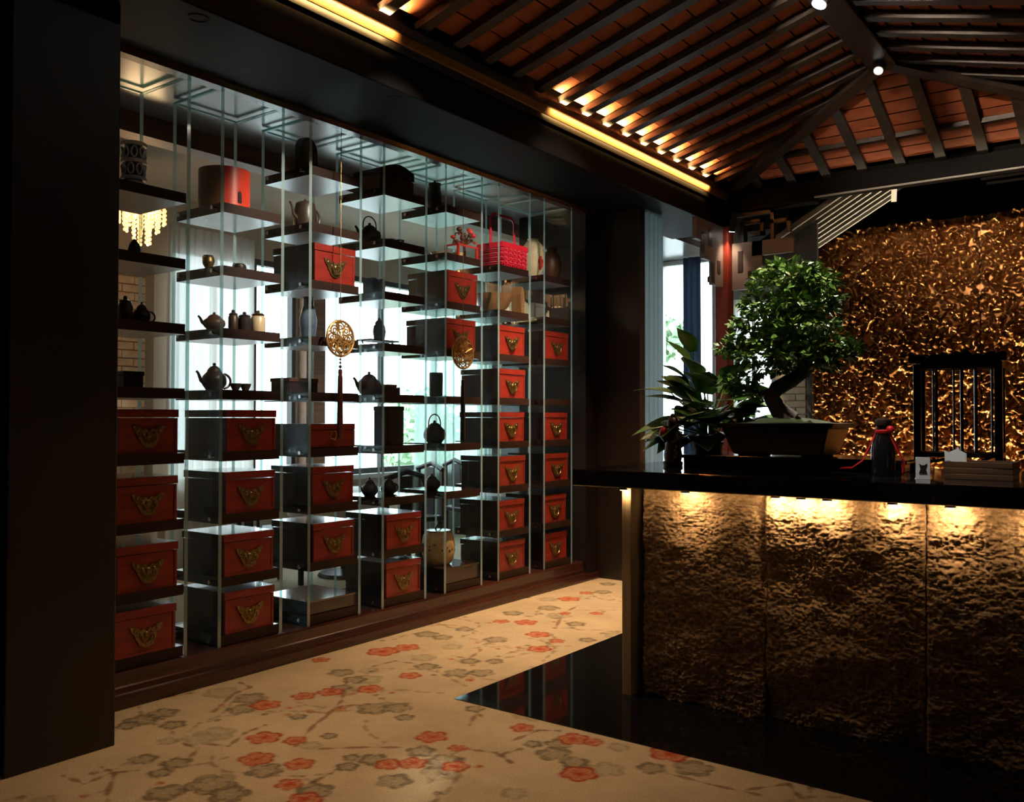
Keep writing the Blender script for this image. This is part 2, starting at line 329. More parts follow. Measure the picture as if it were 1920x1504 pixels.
# ---- floor: woven carpet with blossom pattern
def carpet():
    x0, x1, y0, y1, st = -4.40, -0.40, 0.80, 7.15, 0.0092
    xs = np.arange(x0, x1, st); ys = np.arange(y0, y1, st); X, Y = np.meshgrid(xs, ys)
    sh = X.shape
    base = np.array([0.58, 0.46, 0.305]); col = np.ones(sh+(3,))*base
    t = vnoise(sh, (30, 20), 3)*0.6+vnoise(sh, (120, 80), 4)*0.4
    col *= (0.86+0.28*t)[..., None]
    def blend(msk, c, sl): col[sl] = col[sl]*(1-msk[..., None])+np.array(c)*msk[..., None]
    def window(cx, cy, R):
        i0 = max(0, int((cy-R-y0)/st)); i1 = min(sh[0], int((cy+R-y0)/st)+2); j0 = max(0, int((cx-R-x0)/st)); j1 = min(sh[1], int((cx+R-x0)/st)+2)
        return (slice(i0, i1), slice(j0, j1)) if i1 > i0 and j1 > j0 else None
    def flower(cx, cy, R, kind):
        R = R*1.05; sl = window(cx, cy, R*1.2)
        if not sl: return
        dx = X[sl]-cx; dy = Y[sl]-cy; r = np.hypot(dx, dy); th = np.arctan2(dy, dx); ph = random.uniform(0, 6.28)
        pet = np.abs(np.cos(2.5*(th+ph))); Rb = R*(0.70+0.30*pet**0.6)
        ins = np.clip((Rb-r)/(st*1.5), 0, 1); n = vnoise(dx.shape, (9, 9), random.randint(0, 9999)) if min(dx.shape) > 2 else 0.5
        if kind == 'red':
            c1, c2, c3, a = (0.50, 0.060, 0.022), (0.33, 0.035, 0.016), (0.62, 0.40, 0.18), 0.95
        elif kind == 'grey':
            c1, c2, c3, a = (0.33, 0.265, 0.165), (0.11, 0.085, 0.055), (0.48, 0.39, 0.25), 0.85
        else:
            c1, c2, c3, a = (0.43, 0.36, 0.23), (0.30, 0.24, 0.15), (0.5, 0.42, 0.3), 0.7
        blend(ins*a*(0.75+0.25*n), c1, sl)
        inner = np.clip(1-np.abs(0.66*Rb-r)/(st*1.1), 0, 1)*(n > 0.35); blend(inner*a*0.8, c2 if kind != 'red' else c3, sl)
        rim = np.clip(1-np.abs(Rb-r-st)/(st*1.6), 0, 1)*(0.35+0.65*(n > 0.42)); blend(rim*a, c2, sl)
        vein = ins*np.clip(1-pet*6, 0, 1)*(r > 0.2*R); blend(vein*0.7, c3 if kind == 'red' else c2, sl)
        ring = np.clip(1-np.abs(r-0.42*R)/(st*1.2), 0, 1)*(np.cos(15*th) > 0.2); blend(ring*0.7, c3, sl)
        blend(np.clip((0.16*R-r)/(st), 0, 1)*0.9, c2 if kind == 'red' else c3, sl)
    def line(pts, w, c, a):
        for (ax, ay), (bx, by) in zip(pts[:-1], pts[1:]):
            sl = window((ax+bx)/2, (ay+by)/2, max(abs(bx-ax), abs(by-ay))/2+0.06)
            if not sl: continue
            px = X[sl]; py = Y[sl]; L2 = (bx-ax)**2+(by-ay)**2+1e-9
            q = np.clip(((px-ax)*(bx-ax)+(py-ay)*(by-ay))/L2, 0, 1)
            wob = 0.012*np.sin(q*9+ax*7)
            d = np.abs(np.hypot(px-ax-q*(bx-ax), py-ay-q*(by-ay))+wob*0.5)
            blend(np.clip((w-d)/st+0.5, 0, 1)*a, c, sl)
    BRc = (0.24, 0.15, 0.08)
    rr = random.Random(11)
    for k in range(95):                                              # pale background blossoms and sprigs
        flower(rr.uniform(x0, x1), rr.uniform(y0, y1), rr.uniform(0.05, 0.10), 'pale')
    for k in range(80):
        px, py = rr.uniform(x0, x1), rr.uniform(y0, y1); a = rr.uniform(0, 6.28); pts = [(px, py)]
        for i in range(rr.randint(3, 6)):
            a += rr.uniform(-0.7, 0.7); px += 0.11*math.cos(a); py += 0.11*math.sin(a); pts.append((px, py))
            if rr.random() < 0.6:
                b2 = a+rr.choice((-1, 1))*rr.uniform(0.6, 1.1); line([(px, py), (px+0.07*math.cos(b2), py+0.07*math.sin(b2))], 0.004, BRc, 0.6)
                flower(px+0.085*math.cos(b2), py+0.085*math.sin(b2), 0.018, rr.choice(('grey', 'grey', 'red')))
        line(pts, 0.005, BRc, 0.65)
    for b_ in BR: line(b_, 0.007, (0.20, 0.10, 0.05), 0.8)
    for cx, cy, R in GREY: flower(cx, cy, R, 'grey')
    for cx, cy, R in RED: flower(cx, cy, R, 'red')
    for k in range(10): flower(rr.uniform(-2.4, x1), rr.uniform(y0, 2.3), rr.uniform(0.06, 0.08), rr.choice(('red', 'grey')))
    P = np.stack([X, Y, np.zeros(sh)], -1)
    me = grid_mesh('floor', P, 'carpet', smooth=False)
    ca = me.color_attributes.new('weave', 'FLOAT_COLOR', 'POINT')
    buf = np.ones((sh[0]*sh[1], 4), dtype=np.float32); buf[:, :3] = col.reshape(-1, 3); ca.data.foreach_set('color', buf.reshape(-1))
    o = bpy.data.objects.new('floor', me); C.objects.link(o); o['kind'] = 'structure'; o['label'] = 'beige carpet woven with red and grey plum blossoms'
RED = [(-3.96, 4.01, 0.105), (-3.91, 4.17, 0.087), (-3.47, 3.73, 0.066), (-4.12, 3.65, 0.057), (-3.66, 3.13, 0.066), (-3.6, 3.26, 0.073), (-3.47, 3.42, 0.074), (-3.7, 2.92, 0.081), (-3.33, 2.62, 0.082), (-3.19, 2.68, 0.057), (-3.15, 2.44, 0.081), (-2.96, 2.51, 0.067), (-2.83, 2.35, 0.059), (-2.67, 2.29, 0.073), (-2.73, 3.08, 0.077), (-2.66, 2.73, 0.062), (-2.59, 2.8, 0.067), (-2.42, 2.88, 0.062), (-2.55, 3.04, 0.042), (-2.47, 3.42, 0.06), (-2.2, 3.44, 0.077), (-2.11, 3.46, 0.052), (-1.77, 3.54, 0.096), (-1.97, 3.12, 0.082), (-3.44, 4.94, 0.085), (-3.22, 4.64, 0.08), (-3.24, 4.87, 0.055), (-3.71, 5.18, 0.083), (-3.91, 6.05, 0.093), (-3.93, 6.34, 0.061), (-3.87, 5.1, 0.061), (-3.15, 3.87, 0.029), (-3.35, 3.1, 0.026), (-3.46, 5.73, 0.055), (-3.65, 5.59, 0.047)]
GREY = [(-3.99, 2.42, 0.086), (-4.0, 2.54, 0.078), (-3.81, 2.47, 0.065), (-3.97, 2.34, 0.06), (-3.53, 2.15, 0.063), (-3.38, 2.21, 0.067), (-3.34, 2.11, 0.052), (-3.15, 2.01, 0.082), (-3.08, 2.17, 0.105), (-2.94, 2.15, 0.082), (-3.82, 3.54, 0.078), (-3.66, 3.49, 0.071), (-3.61, 3.34, 0.063), (-3.85, 2.94, 0.093), (-3.74, 2.81, 0.079), (-3.43, 2.9, 0.046), (-3.22, 3.2, 0.09), (-3.14, 3.28, 0.08), (-3.01, 3.2, 0.051), (-3.02, 2.38, 0.079), (-2.7, 2.37, 0.074), (-2.78, 2.61, 0.053), (-2.75, 2.73, 0.068), (-2.52, 2.62, 0.076), (-2.65, 2.92, 0.069), (-2.5, 2.89, 0.081), (-3.29, 3.93, 0.085), (-3.18, 4.01, 0.078), (-3.39, 4.16, 0.063), (-3.52, 3.92, 0.074), (-2.17, 3.24, 0.083), (-2.05, 3.21, 0.067), (-2.22, 3.35, 0.066), (-2.31, 3.28, 0.047), (-3.27, 4.25, 0.057), (-3.96, 5.36, 0.079), (-3.85, 5.67, 0.089), (-3.84, 6.45, 0.079), (-3.4, 5.35, 0.075), (-4.04, 4.5, 0.085), (-3.9, 4.5, 0.07), (-3.93, 4.76, 0.066), (-3.1, 5.01, 0.062), (-3.58, 4.66, 0.083), (-1.62, 3.45, 0.088), (-1.76, 3.35, 0.066), (-2.82, 3.5, 0.053), (-3.99, 6.79, 0.074), (-3.11, 2.81, 0.044), (-2.84, 2.69, 0.041)]
BR = [[(-3.13, 2.63), (-3.28, 2.87), (-3.38, 3.13), (-3.3, 3.24)], [(-3.32, 2.97), (-3.44, 3.19), (-3.66, 3.43), (-3.68, 3.6)], [(-3.02, 2.68), (-2.89, 2.8), (-2.74, 2.91)], [(-3.63, 1.86), (-3.48, 1.87), (-3.5, 1.99), (-3.44, 2.07)], [(-3.3, 1.86), (-3.49, 2.0), (-3.59, 2.0)], [(-2.5, 3.06), (-2.38, 3.1), (-2.26, 3.05), (-2.35, 3.1), (-2.32, 3.2)], [(-2.69, 3.3), (-2.78, 3.47), (-2.71, 3.42)], [(-3.43, 5.13), (-3.66, 5.58), (-3.72, 5.89)], [(-3.49, 2.41), (-3.37, 2.46), (-3.45, 2.61), (-3.46, 2.73)], [(-2.77, 2.34), (-2.78, 2.52), (-2.8, 2.65)], [(-3.55, 4.19), (-3.43, 4.2), (-3.49, 4.39)], [(-1.69, 3.34), (-1.5, 3.34), (-1.31, 3.36)], [(-1.36, 3.38), (-1.25, 3.53), (-1.17, 3.43)], [(-3.61, 2.36), (-3.45, 2.36), (-3.36, 2.24)], [(-3.77, 3.74), (-3.75, 3.9), (-3.61, 3.93)], [(-2.41, 3.25), (-2.39, 3.44), (-2.31, 3.49)], [(-3.82, 2.7), (-3.99, 2.95), (-4.0, 3.06), (-4.13, 3.08)], [(-4.53, 2.66), (-4.22, 2.66), (-4.17, 2.81)]]

carpet()
mat('carpet_plain', (0.5, 0.42, 0.30), 0.95)
struct('floor_base', MB().box(-7.9, 4.9, -4.4, 9.9, -0.12, -0.004), 'carpet_plain', 'plain carpeted floor of the surrounding rooms')
g = MB()
g.box(-3.0, 4.6, 3.556, 8.6, -0.003, 0.004)
struct('floor_granite', g, 'granite', 'polished black granite floor under the reception counter')

# ---- outer shell
def wall_with_openings(axis, at, th, lo, hi, zlo, zhi, ops):
    """a wall along Y (axis x) or X (axis y) with rectangular openings (a, b, z0, z1)"""
    mb = MB()
    def bx(a, b_, z0, z1):
        if b_-a < 1e-4 or z1-z0 < 1e-4: return
        if axis == 'x': mb.box(at-th, at, a, b_, z0, z1)
        else: mb.box(a, b_, at, at+th, z0, z1)
    cur = lo
    for a, b_, z0, z1 in sorted(ops):
        bx(cur, a, zlo, zhi); bx(a, b_, zlo, z0); bx(a, b_, z1, zhi); cur = b_
    bx(cur, hi, zlo, zhi); return mb
struct('wall_left', wall_with_openings('x', -7.5, 0.1, 2.0, 9.7, 0, 4.6, [(a, b_, 0.80, 3.05) for a, b_ in WIN_L]), 'plaster', 'plaster window wall seen behind the glass display')
struct('wall_far', wall_with_openings('y', 9.7, 0.1, -7.6, 4.6, 0, 4.6, WIN_F), 'grey_wall', 'grey far wall with tall bright windows')
struct('wall_niche_end', MB().box(-7.6, -4.6, 1.9, 2.0, 0, 4.6), 'plaster', 'end wall of the room behind the glass display')
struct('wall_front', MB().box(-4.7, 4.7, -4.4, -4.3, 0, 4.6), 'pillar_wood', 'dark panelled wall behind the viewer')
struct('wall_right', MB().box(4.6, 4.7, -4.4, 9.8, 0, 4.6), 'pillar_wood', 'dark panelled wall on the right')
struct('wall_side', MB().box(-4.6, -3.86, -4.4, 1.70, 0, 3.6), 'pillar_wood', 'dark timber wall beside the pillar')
struct('ceiling', MB().box(-7.7, 4.8, -4.5, 9.9, 4.6, 4.7), 'roof_board', 'dark upper ceiling above the rafters')
struct('ceiling_back_room', MB().box(-7.5, -5.25, 2.0, 9.7, 3.5, 3.55), 'plaster', 'pale ceiling of the room behind the display')
struct('ceiling_niche', MB().box(-5.1, -4.2, 2.0, 9.7, 3.31, 3.42), 'soffit', 'glossy panel ceiling above the glass display bays')
struct('trim_bulkhead', MB().box(-5.25, -5.1, 2.0, 9.7, 3.18, 3.55), 'bulkhead_wood', 'brown timber bulkhead behind the glass display')
# pillar at the left
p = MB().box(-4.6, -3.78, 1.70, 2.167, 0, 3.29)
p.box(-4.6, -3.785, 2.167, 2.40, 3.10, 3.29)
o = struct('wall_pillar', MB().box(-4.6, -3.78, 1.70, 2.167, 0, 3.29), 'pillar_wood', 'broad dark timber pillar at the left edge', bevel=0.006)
# header over the display, with its mouldings
def prism_y(prof, y0, y1, mi=0):
    n = len(prof); mb = MB()
    vs = [(a, y0, b_) for a, b_ in prof]+[(a, y1, b_) for a, b_ in prof]
    return mb.add(vs, [tuple(range(n)), tuple(reversed(range(n, 2*n)))]+[(i, n+i, n+(i+1) % n, (i+1) % n) for i in range(n)], mi)
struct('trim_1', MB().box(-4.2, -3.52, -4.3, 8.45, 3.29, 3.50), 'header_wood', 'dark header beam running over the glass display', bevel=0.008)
struct('trim_2', prism_y([(-4.27, 3.262), (-4.20, 3.262), (-4.185, 3.29), (-4.27, 3.31)], 2.0, 7.0), 'plinth_wood', 'brown moulding along the inner edge of the header')
struct('trim_3', prism_y([(-3.60, 3.50), (-3.512, 3.50), (-3.512, 3.512), (-3.520, 3.515), (-3.500, 3.545), (-3.494, 3.545), (-3.488, 3.553), (-3.470, 3.588), (-3.60, 3.588)], -1.0, 8.32), 'cornice_wood', 'moulded timber cornice washed by the cove lights')
cb = MB().box(-3.60, -3.415, -1.0, 8.30, 3.588, 3.612); cb.box(-3.421, -3.415, -1.0, 8.30, 3.566, 3.588)
struct('trim_4', cb, 'dark_wood', 'dark ledge board under the rafter ends')
struct('trim_5', MB().box(-3.66, -3.50, -4.3, 8.6, 3.50, 4.6), 'dark_wood', 'dark wall plate behind the rafter ends')
# plinth under the bays
pl = prism_y([(-5.0, 0.0), (-4.205, 0.0), (-4.200, 0.012), (-4.205, 0.055), (-4.212, 0.068), (-4.232, 0.072), (-4.236, 0.098), (-4.244, 0.104), (-4.246, 0.160), (-4.252, 0.171), (-5.0, 0.171)], 2.16, 7.0)
struct('baseboard_left', pl, 'plinth_wood', 'polished red-brown plinth carrying the glass display bays')
# right end: dark jamb and wall at the end of the display
struct('wall_jamb', MB().box(-4.95, -4.21, 6.80, 7.0, 0, 3.31).box(-4.236, -4.21, 6.78, 6.80, 0.17, 3.29), 'dark_wood', 'dark timber jamb closing the display at the far end')
struct('wall_end', MB().box(-4.95, -3.79, 7.0, 7.10, 0, 3.31), 'dark_wood', 'dark timber end wall beyond the glass display')
struct('wall_end_side', MB().box(-4.95, -4.85, 2.0, 2.001, 0, 0.2), 'dark_wood')
bpy.data.objects.remove(bpy.data.objects['wall_end_side'])

# ---- windows (frame, panes) and curtains
wn = 0
for a, b_ in WIN_L:
    wn += 1; r = bpy.data.objects.new('window_%d' % wn, None); C.objects.link(r); r['kind'] = 'structure'; r['label'] = 'tall bright window behind the glass display'
    f = MB(); z0, z1 = 0.80, 3.05
    for (y0, y1, c, d_) in ((a, b_, z0, z0+0.06), (a, b_, z1-0.06, z1), (a, a+0.05, z0+0.06, z1-0.06), (b_-0.05, b_, z0+0.06, z1-0.06)): f.box(-7.58, -7.50, y0, y1, c, d_)
    f.build('frame', 'frame_dark', r)
    n = 3; wp = (b_-a-0.1)/n
    for i in range(n):
        ya = a+0.05+i*wp
        if i: MB().box(-7.575, -7.51, ya-0.02, ya+0.02, z0+0.06, z1-0.06).build('mullion', 'frame_dark', r)
        MB().box(-7.548, -7.542, ya+(0.02 if i else 0), ya+wp-(0.02 if i < n-1 else 0), z0+0.06, z1-0.06).build('pane', 'pane', r)
    MB().box(-7.50, -7.38, a-0.08, b_+0.08, z0-0.05, z0).build('sill', 'frame_white', r)
for a, b_, c, d_ in WIN_F:
    wn += 1; r = bpy.data.objects.new('window_%d' % wn, None); C.objects.link(r); r['kind'] = 'structure'; r['label'] = 'tall bright window in the far wall'
    f = MB()
    for (x0, x1, z0, z1) in ((a, b_, c, c+0.04), (a, b_, d_-0.05, d_), (a, a+0.04, c+0.04, d_-0.05), (b_-0.04, b_, c+0.04, d_-0.05)): f.box(x0, x1, 9.70, 9.78, z0, z1)
    f.build('frame', 'frame_white', r)
    xm = (a+b_)/2
    MB().box(xm-0.02, xm+0.02, 9.71, 9.77, c+0.04, d_-0.05).build('mullion', 'frame_white', r)
    MB().box(a+0.04, xm-0.02, 9.745, 9.750, c+0.04, d_-0.05).build('pane', 'pane', r)
    MB().box(xm+0.02, b_-0.04, 9.745, 9.750, c+0.04, d_-0.05).build('pane', 'pane', r)
struct('trim_6', MB().box(-7.50, -7.36, 6.31, 6.57, 0, 3.5), 'bulkhead_wood', 'brown timber pier between the two left windows')
def curtain(name, p0, p1, z0, z1, matn, label, waves, amp=0.03, top=0.02):
    p0 = Vector((*p0, 0)); p1 = Vector((*p1, 0)); d = p1-p0; n = Vector((-d.y, d.x, 0)).normalized()
    N = waves*8; P = np.zeros((7, N+1, 3))
    ph = random.uniform(0, 6)
    for i in range(N+1):
        u = i/N; w = amp*math.sin(2*PI*waves*u+ph)+amp*0.4*math.sin(2*PI*waves*0.37*u+1)
        for j in range(7):
            v = j/6; q = p0+d*u+n*w*(0.55+0.45*(1-v)); P[j, i] = (q.x, q.y, z0+(z1-z0)*v)
    o = bpy.data.objects.new(name, grid_mesh(name, P, matn)); C.objects.link(o)
    md = o.modifiers.new('thickness', 'SOLIDIFY'); md.thickness = 0.002
    tag(o, label, 'curtain'); return o
curtain('sheer_curtain', (-7.34, 4.66), (-7.34, 5.62), 0.05, 3.2, 'curtain_sheer', 'pale sheer curtain at the left end of the bright window wall', 11)
curtain('sheer_curtain', (-7.34, 7.95), (-7.34, 9.45), 0.05, 3.2, 'curtain_green', 'greenish sheer curtain hanging over the right half of the window wall', 16, 0.022)
curtain('drape_curtain', (-4.62, 9.58), (-4.40, 9.58), 0.03, 3.3, 'curtain_blue', 'dark blue drape between the two bright panes beyond the end wall', 3, 0.025)
curtain('drape_curtain', (-4.05, 9.60), (-3.86, 9.60), 0.03, 2.76, 'curtain_sheer', 'grey striped curtain beside the red column', 3, 0.025)
curtain('drape_curtain', (-3.795, 7.13), (-3.795, 7.47), 0.02, 3.28, 'curtain_teal', 'pale teal backlit curtain at the edge of the dark end wall', 4, 0.012)

# ---- brick facings, every brick its own piece
def brick_face(name, label, axis, at, lo, hi, z0, z1, bl=0.215, bh=0.062, j=0.011, proud=0.012):
    """bricks stand proud of a mortar bed"""
    mb = MB().box(at, at+0.03, lo, hi, z0, z1) if axis == 'x' else MB().box(lo, hi, at-0.03, at, z0, z1)
    w = struct(name, mb, 'mortar', label)
    full = (MB().box(0, proud, 0, bl, 0, bh) if axis == 'x' else MB().box(0, bl, -proud, 0, 0, bh)).mesh('brick', 'brick')
    half = (MB().box(0, proud, 0, bl/2-j/2, 0, bh) if axis == 'x' else MB().box(0, bl/2-j/2, -proud, 0, 0, bh)).mesh('brick_half', 'brick')
    row = 0; z = z0+j
    while z+bh < z1:
        u = lo+j
        if row % 2: 
            q = (at+0.03, u, z) if axis == 'x' else (u, at-0.03, z); linked('brick', half, w, q, scale=(random.uniform(0.7, 1.2), 1, 1) if axis == 'x' else (1, random.uniform(0.7, 1.2), 1)); u += bl/2+j/2
        while u+bl/2 < hi:
            fits = u+bl < hi; me = full if fits else half
            q = (at+0.03, u, z) if axis == 'x' else (u, at-0.03, z)
            s = random.uniform(0.6, 1.4); linked('brick', me, w, q, scale=(s, 1, 1) if axis == 'x' else (1, s, 1))
            u += bl+j
        z += bh+j; row += 1
brick_face('wall_brick_left', 'pale brick facing beside the windows behind the display', 'x', -7.5, 3.85, 4.62, 0.5, 2.75)
brick_face('wall_brick_far', 'pale brick facing beyond the bonsai', 'y', 9.70, -3.56, -3.16, 0.6, 2.7)

# ---- pavilion roof
APX, APY, APZ, SL, SE = -1.737, 6.98, 4.10, 0.27, 0.38
zL = lambda x: APZ-SL*(APX-x)
zR = lambda x: APZ-SL*(x-APX)
zE = lambda y: APZ-SE*(y-APY)
hipdx = lambda y: (y-APY)*SE/SL                                 # how far from the ridge line the hips stand at depth y
XE, XR, YE, YN = -3.45, -0.024, 8.24, -3.0
cl = MB().add([(XE-0.05, YN, zL(XE-0.05)+0.16), (APX, YN, APZ+0.16), (APX, APY, APZ+0.16), (XE-0.05, APY+0.71*1.763, zL(XE-0.05)+0.16),
               (XE-0.05, YN, zL(XE-0.05)+0.19), (APX, YN, APZ+0.19), (APX, APY, APZ+0.19), (XE-0.05, APY+0.71*1.763, zL(XE-0.05)+0.19)], [(0,1,2,3),(7,6,5,4),(0,4,5,1),(1,5,6,2),(2,6,7,3),(3,7,4,0)])
CL = struct('ceiling_left_slope', cl, 'roof_board', 'left roof slope of clay tiles on dark rafters')
cr = MB().add([(-2*APX*-1+0, 0, 0)], []) if False else MB()
def mirror_x(x): return 2*APX-x
cr.add([(mirror_x(v[0]), v[1], v[2]) for v in cl.v], [f[::-1] for f in cl.f])
CR = struct('ceiling_right_slope', cr, 'roof_board', 'right roof slope of clay tiles on dark rafters')
ce = MB().add([(XE-0.05, YE+0.05, zE(YE+0.05)+0.16), (mirror_x(XE-0.05), YE+0.05, zE(YE+0.05)+0.16), (APX, APY, APZ+0.16), (XE-0.05, YE+0.05, zE(YE+0.05)+0.19), (mirror_x(XE-0.05), YE+0.05, zE(YE+0.05)+0.19), (APX, APY, APZ+0.19)], [(0,1,2),(5,4,3),(0,3,4,1),(1,4,5,2),(2,5,3,0)])
CE = struct('ceiling_end_slope', ce, 'roof_board', 'hipped end slope of orange clay tiles over the carved screen')
RW, RH = 0.080, 0.042
def rafter_side(parent, mirror):
    k = -27
    while True:
        y = 5.236+0.293*k; k += 1
        if y > 8.0: break
        if y < YN+0.1: continue
        xe = APX-0.05 if y < APY else APX-hipdx(y)-0.03
        if xe-XE < 0.12: continue
        p0 = Vector((XE, y, zL(XE)+RH/2)); p1 = Vector((xe, y, zL(xe)+RH/2))
        if mirror: p0.x = mirror_x(p0.x); p1.x = mirror_x(p1.x)
        MB().bar(p0, p1, RW, RH).build('rafter', 'rafter_wood', parent)
rafter_side(CL, False); rafter_side(CR, True)
k = -1
while True:
    x = -2.853+0.3175*k; k += 1
    if x > -0.3: break
    yt = APY+0.02+abs(x-APX)*SL/SE
    if YE-yt < 0.1: continue
    MB().bar((x, YE, zE(YE)+RH/2), (x, yt, zE(yt)+RH/2), RW, RH).build('rafter', 'rafter_wood', CE)
MB().box(-3.0, -0.45, 7.86, 7.93, zE(7.86)+0.006, zE(7.91)+RH+0.02).build('purlin', 'rafter_wood', CE)
TL, TR, TT = 0.168, 0.155, 0.014
# tiles: one mesh for each slope, every tile an object
ang = math.atan(SL)+0.05
tl_me = MB().box(-TL/2+0.004, TL/2-0.004, -0.143, 0.143, 0, TT).mesh('tile', 'tile')
for mirror, parent, ylo in ((False, CL, 2.1), (True, CR, 4.1)):
    k = -14
    while True:
        yc = 5.236+0.293*(k+0.5); k += 1
        if yc > 8.1: break
        if yc < ylo: continue
        for i in range(11):
            xc = XE+0.02+TL*(i+0.5)
            if xc > APX-0.02: break
            if yc-0.14 > APY and xc-TL/2 > APX-hipdx(yc-0.14): break
            x = mirror_x(xc) if mirror else xc
            linked('tile', tl_me, parent, (x, yc+random.uniform(-0.003, 0.003), zL(xc)+RH+0.012+random.uniform(0, 0.004)), (0, (ang if mirror else -ang), random.uniform(-0.01, 0.01)))
te_me = MB().box(-0.155, 0.155, -0.0655, 0.0655, 0, TT).mesh('tile_end', 'tile')
ange = math.atan(SE)+0.05
for k in range(-2, 9):
    xc = -2.853+0.3175*(k+0.5)
    for i in range(9):
        yc = YE-0.03-0.143*(i+0.5)
        if abs(xc-APX)-0.16 > hipdx(yc+0.07): continue
        if yc < APY: break
        linked('tile', te_me, CE, (xc, yc, zE(yc)+RH+0.012), (-ange, 0, random.uniform(-0.008, 0.008)))
# ridge and hip beams
struct('trim_7', MB().box(APX-0.10, APX+0.10, YN, APY+0.06, APZ-0.055, APZ+0.14), 'dark_wood', 'dark ridge beam at the top of the pavilion roof', bevel=0.01)
for s, nm, lb in ((-1, 'trim_8', 'left hip rafter running from the corner post to the ridge'), (1, 'trim_9', 'right hip rafter running from the ridge to the right')):
    x = APX+s*(APX-XE+0.02); y = APY+0.71*(APX-XE+0.02); z = zL(XE-0.02)
    struct(nm, MB().bar((APX, APY, APZ+0.02), (x, y, z+0.02), 0.12, 0.12), 'rafter_wood', lb)
# far tie beam with its pale lower edge
fb = MB().box(-3.62, 0.6, 8.24, 8.42, 3.475, 3.63); fb.box(-3.62, -2.66, 8.25, 8.41, 3.435, 3.475)
struct('trim_10', fb, 'header_wood', 'dark tie beam under the tiled end slope', bevel=0.005)
struct('trim_11', MB().box(-2.66, 0.6, 8.242, 8.262, 3.462, 3.475), 'slat_grey', 'thin pale bead along the lower edge of the tie beam')
struct('trim_12', MB().box(-3.60, 0.6, 8.30, 8.40, 3.63, 4.6), 'roof_board', 'dark boarding above the tie beam')
struct('trim_13', MB().box(0.0, 0.12, -4.3, 8.45, 3.45, 3.64), 'dark_wood', 'dark eaves beam on the right of the pavilion')
struct('trim_14', MB().box(0.05, 0.12, -4.3, 8.45, 3.64, 4.6), 'roof_board', 'dark boarding over the right eaves beam')
struct('ceiling_right_room', MB().box(0.12, 4.6, -4.3, 9.7, 3.6, 3.65), 'dark_wood', 'dark flat ceiling right of the pavilion')

# red corner column and fret brackets
cm = MB().box(-3.60, -3.46, 8.16, 8.30, 0.12, 3.29)
colm = thing('corner_column', 'red lacquered square column under the roof corner', 'column', (-3.53, 8.23, 0.0))
MB().box(-0.07, 0.07, -0.07, 0.07, 0.12, 3.29).build('shaft', 'column_red', colm, bevel=0.012)
MB().box(-0.10, 0.10, -0.10, 0.10, 0.0, 0.12).build('base', 'granite', colm, bevel=0.01)
def fret(name, label, strokes, w, d, matn, loc, plane):
    """bracket of square bars; strokes = polylines in (u, z)"""
    r = thing(name, label, 'bracket', loc)
    for st_ in strokes:
        mb = MB()
        for (u0, z0), (u1, z1) in zip(st_[:-1], st_[1:]):
            a, b_ = min(u0, u1)-w/2, max(u0, u1)+w/2; c, e = min(z0, z1)-w/2, max(z0, z1)+w/2
            if plane == 'yz': mb.box(-d/2, d/2, a, b_, c, e)
            else: mb.box(a, b_, -d/2, d/2, c, e)
        mb.build('fret_bar', matn, r)
    return r
key = [[(0, 0), (0.34, 0), (0.34, -0.30), (0.04, -0.30)], [(0.04, -0.30), (0.04, -0.08), (0.24, -0.08), (0.24, -0.20), (0.13, -0.20)], [(0.34, -0.10), (0.50, -0.10), (0.50, -0.20)]]
fret('fret_bracket', 'dark square-spiral fret bracket under the tie beam beside the bonsai top', [[(u, z) for u, z in s] for s in key], 0.035, 0.05, 'dark_wood', (-3.42, 8.33, 3.41), 'xz')
# pale pierced bracket boards left and right of the column
def pierced(label, pts, holes, t, loc, plane, matn='bracket_grey'):
    r = thing('bracket_board', label, 'bracket', loc)
    mb = MB()
    for (a, b_, c, e) in pts:
        if plane == 'yz': mb.box(-t/2, t/2, a, b_, c, e)
        else: mb.box(a, b_, -t/2, t/2, c, e)
    mb.build('board', matn, r)
    for (a, b_, c, e) in holes:
        h = MB()
        if plane == 'yz': h.box(t/2, t/2+0.004, a, b_, c, e)
        else: h.box(a, b_, -t/2-0.004, -t/2, c, e)
        h.build('inlay', 'frame_dark', r)
pierced('grey stepped bracket board with dark square insets left of the red column', [(0, 0.60, -0.20, 0), (0.16, 0.60, -0.36, -0.20), (0.36, 0.60, -0.58, -0.36)],
        [(0.10, 0.17, -0.32, -0.12), (0.27, 0.34, -0.23, -0.06), (0.46, 0.53, -0.46, -0.34), (0.33, 0.40, -0.56, -0.38)], 0.04, (-3.53, 7.56, 3.28), 'yz')
pierced('grey stepped bracket board with dark square insets right of the red column', [(0, 0.30, -0.28, 0), (0, 0.20, -0.45, -0.28), (0.20, 0.60, -0.14, 0)],
        [(0.06, 0.11, -0.28, -0.08), (0.16, 0.20, -0.36, -0.28)], 0.04, (-3.44, 8.23, 3.12), 'xz')
struct('wall_upper_far', MB().box(-3.44, -2.75, 8.60, 8.64, 2.86, 3.30), 'grey_wall', 'grey upper wall panel beside the carved screen')

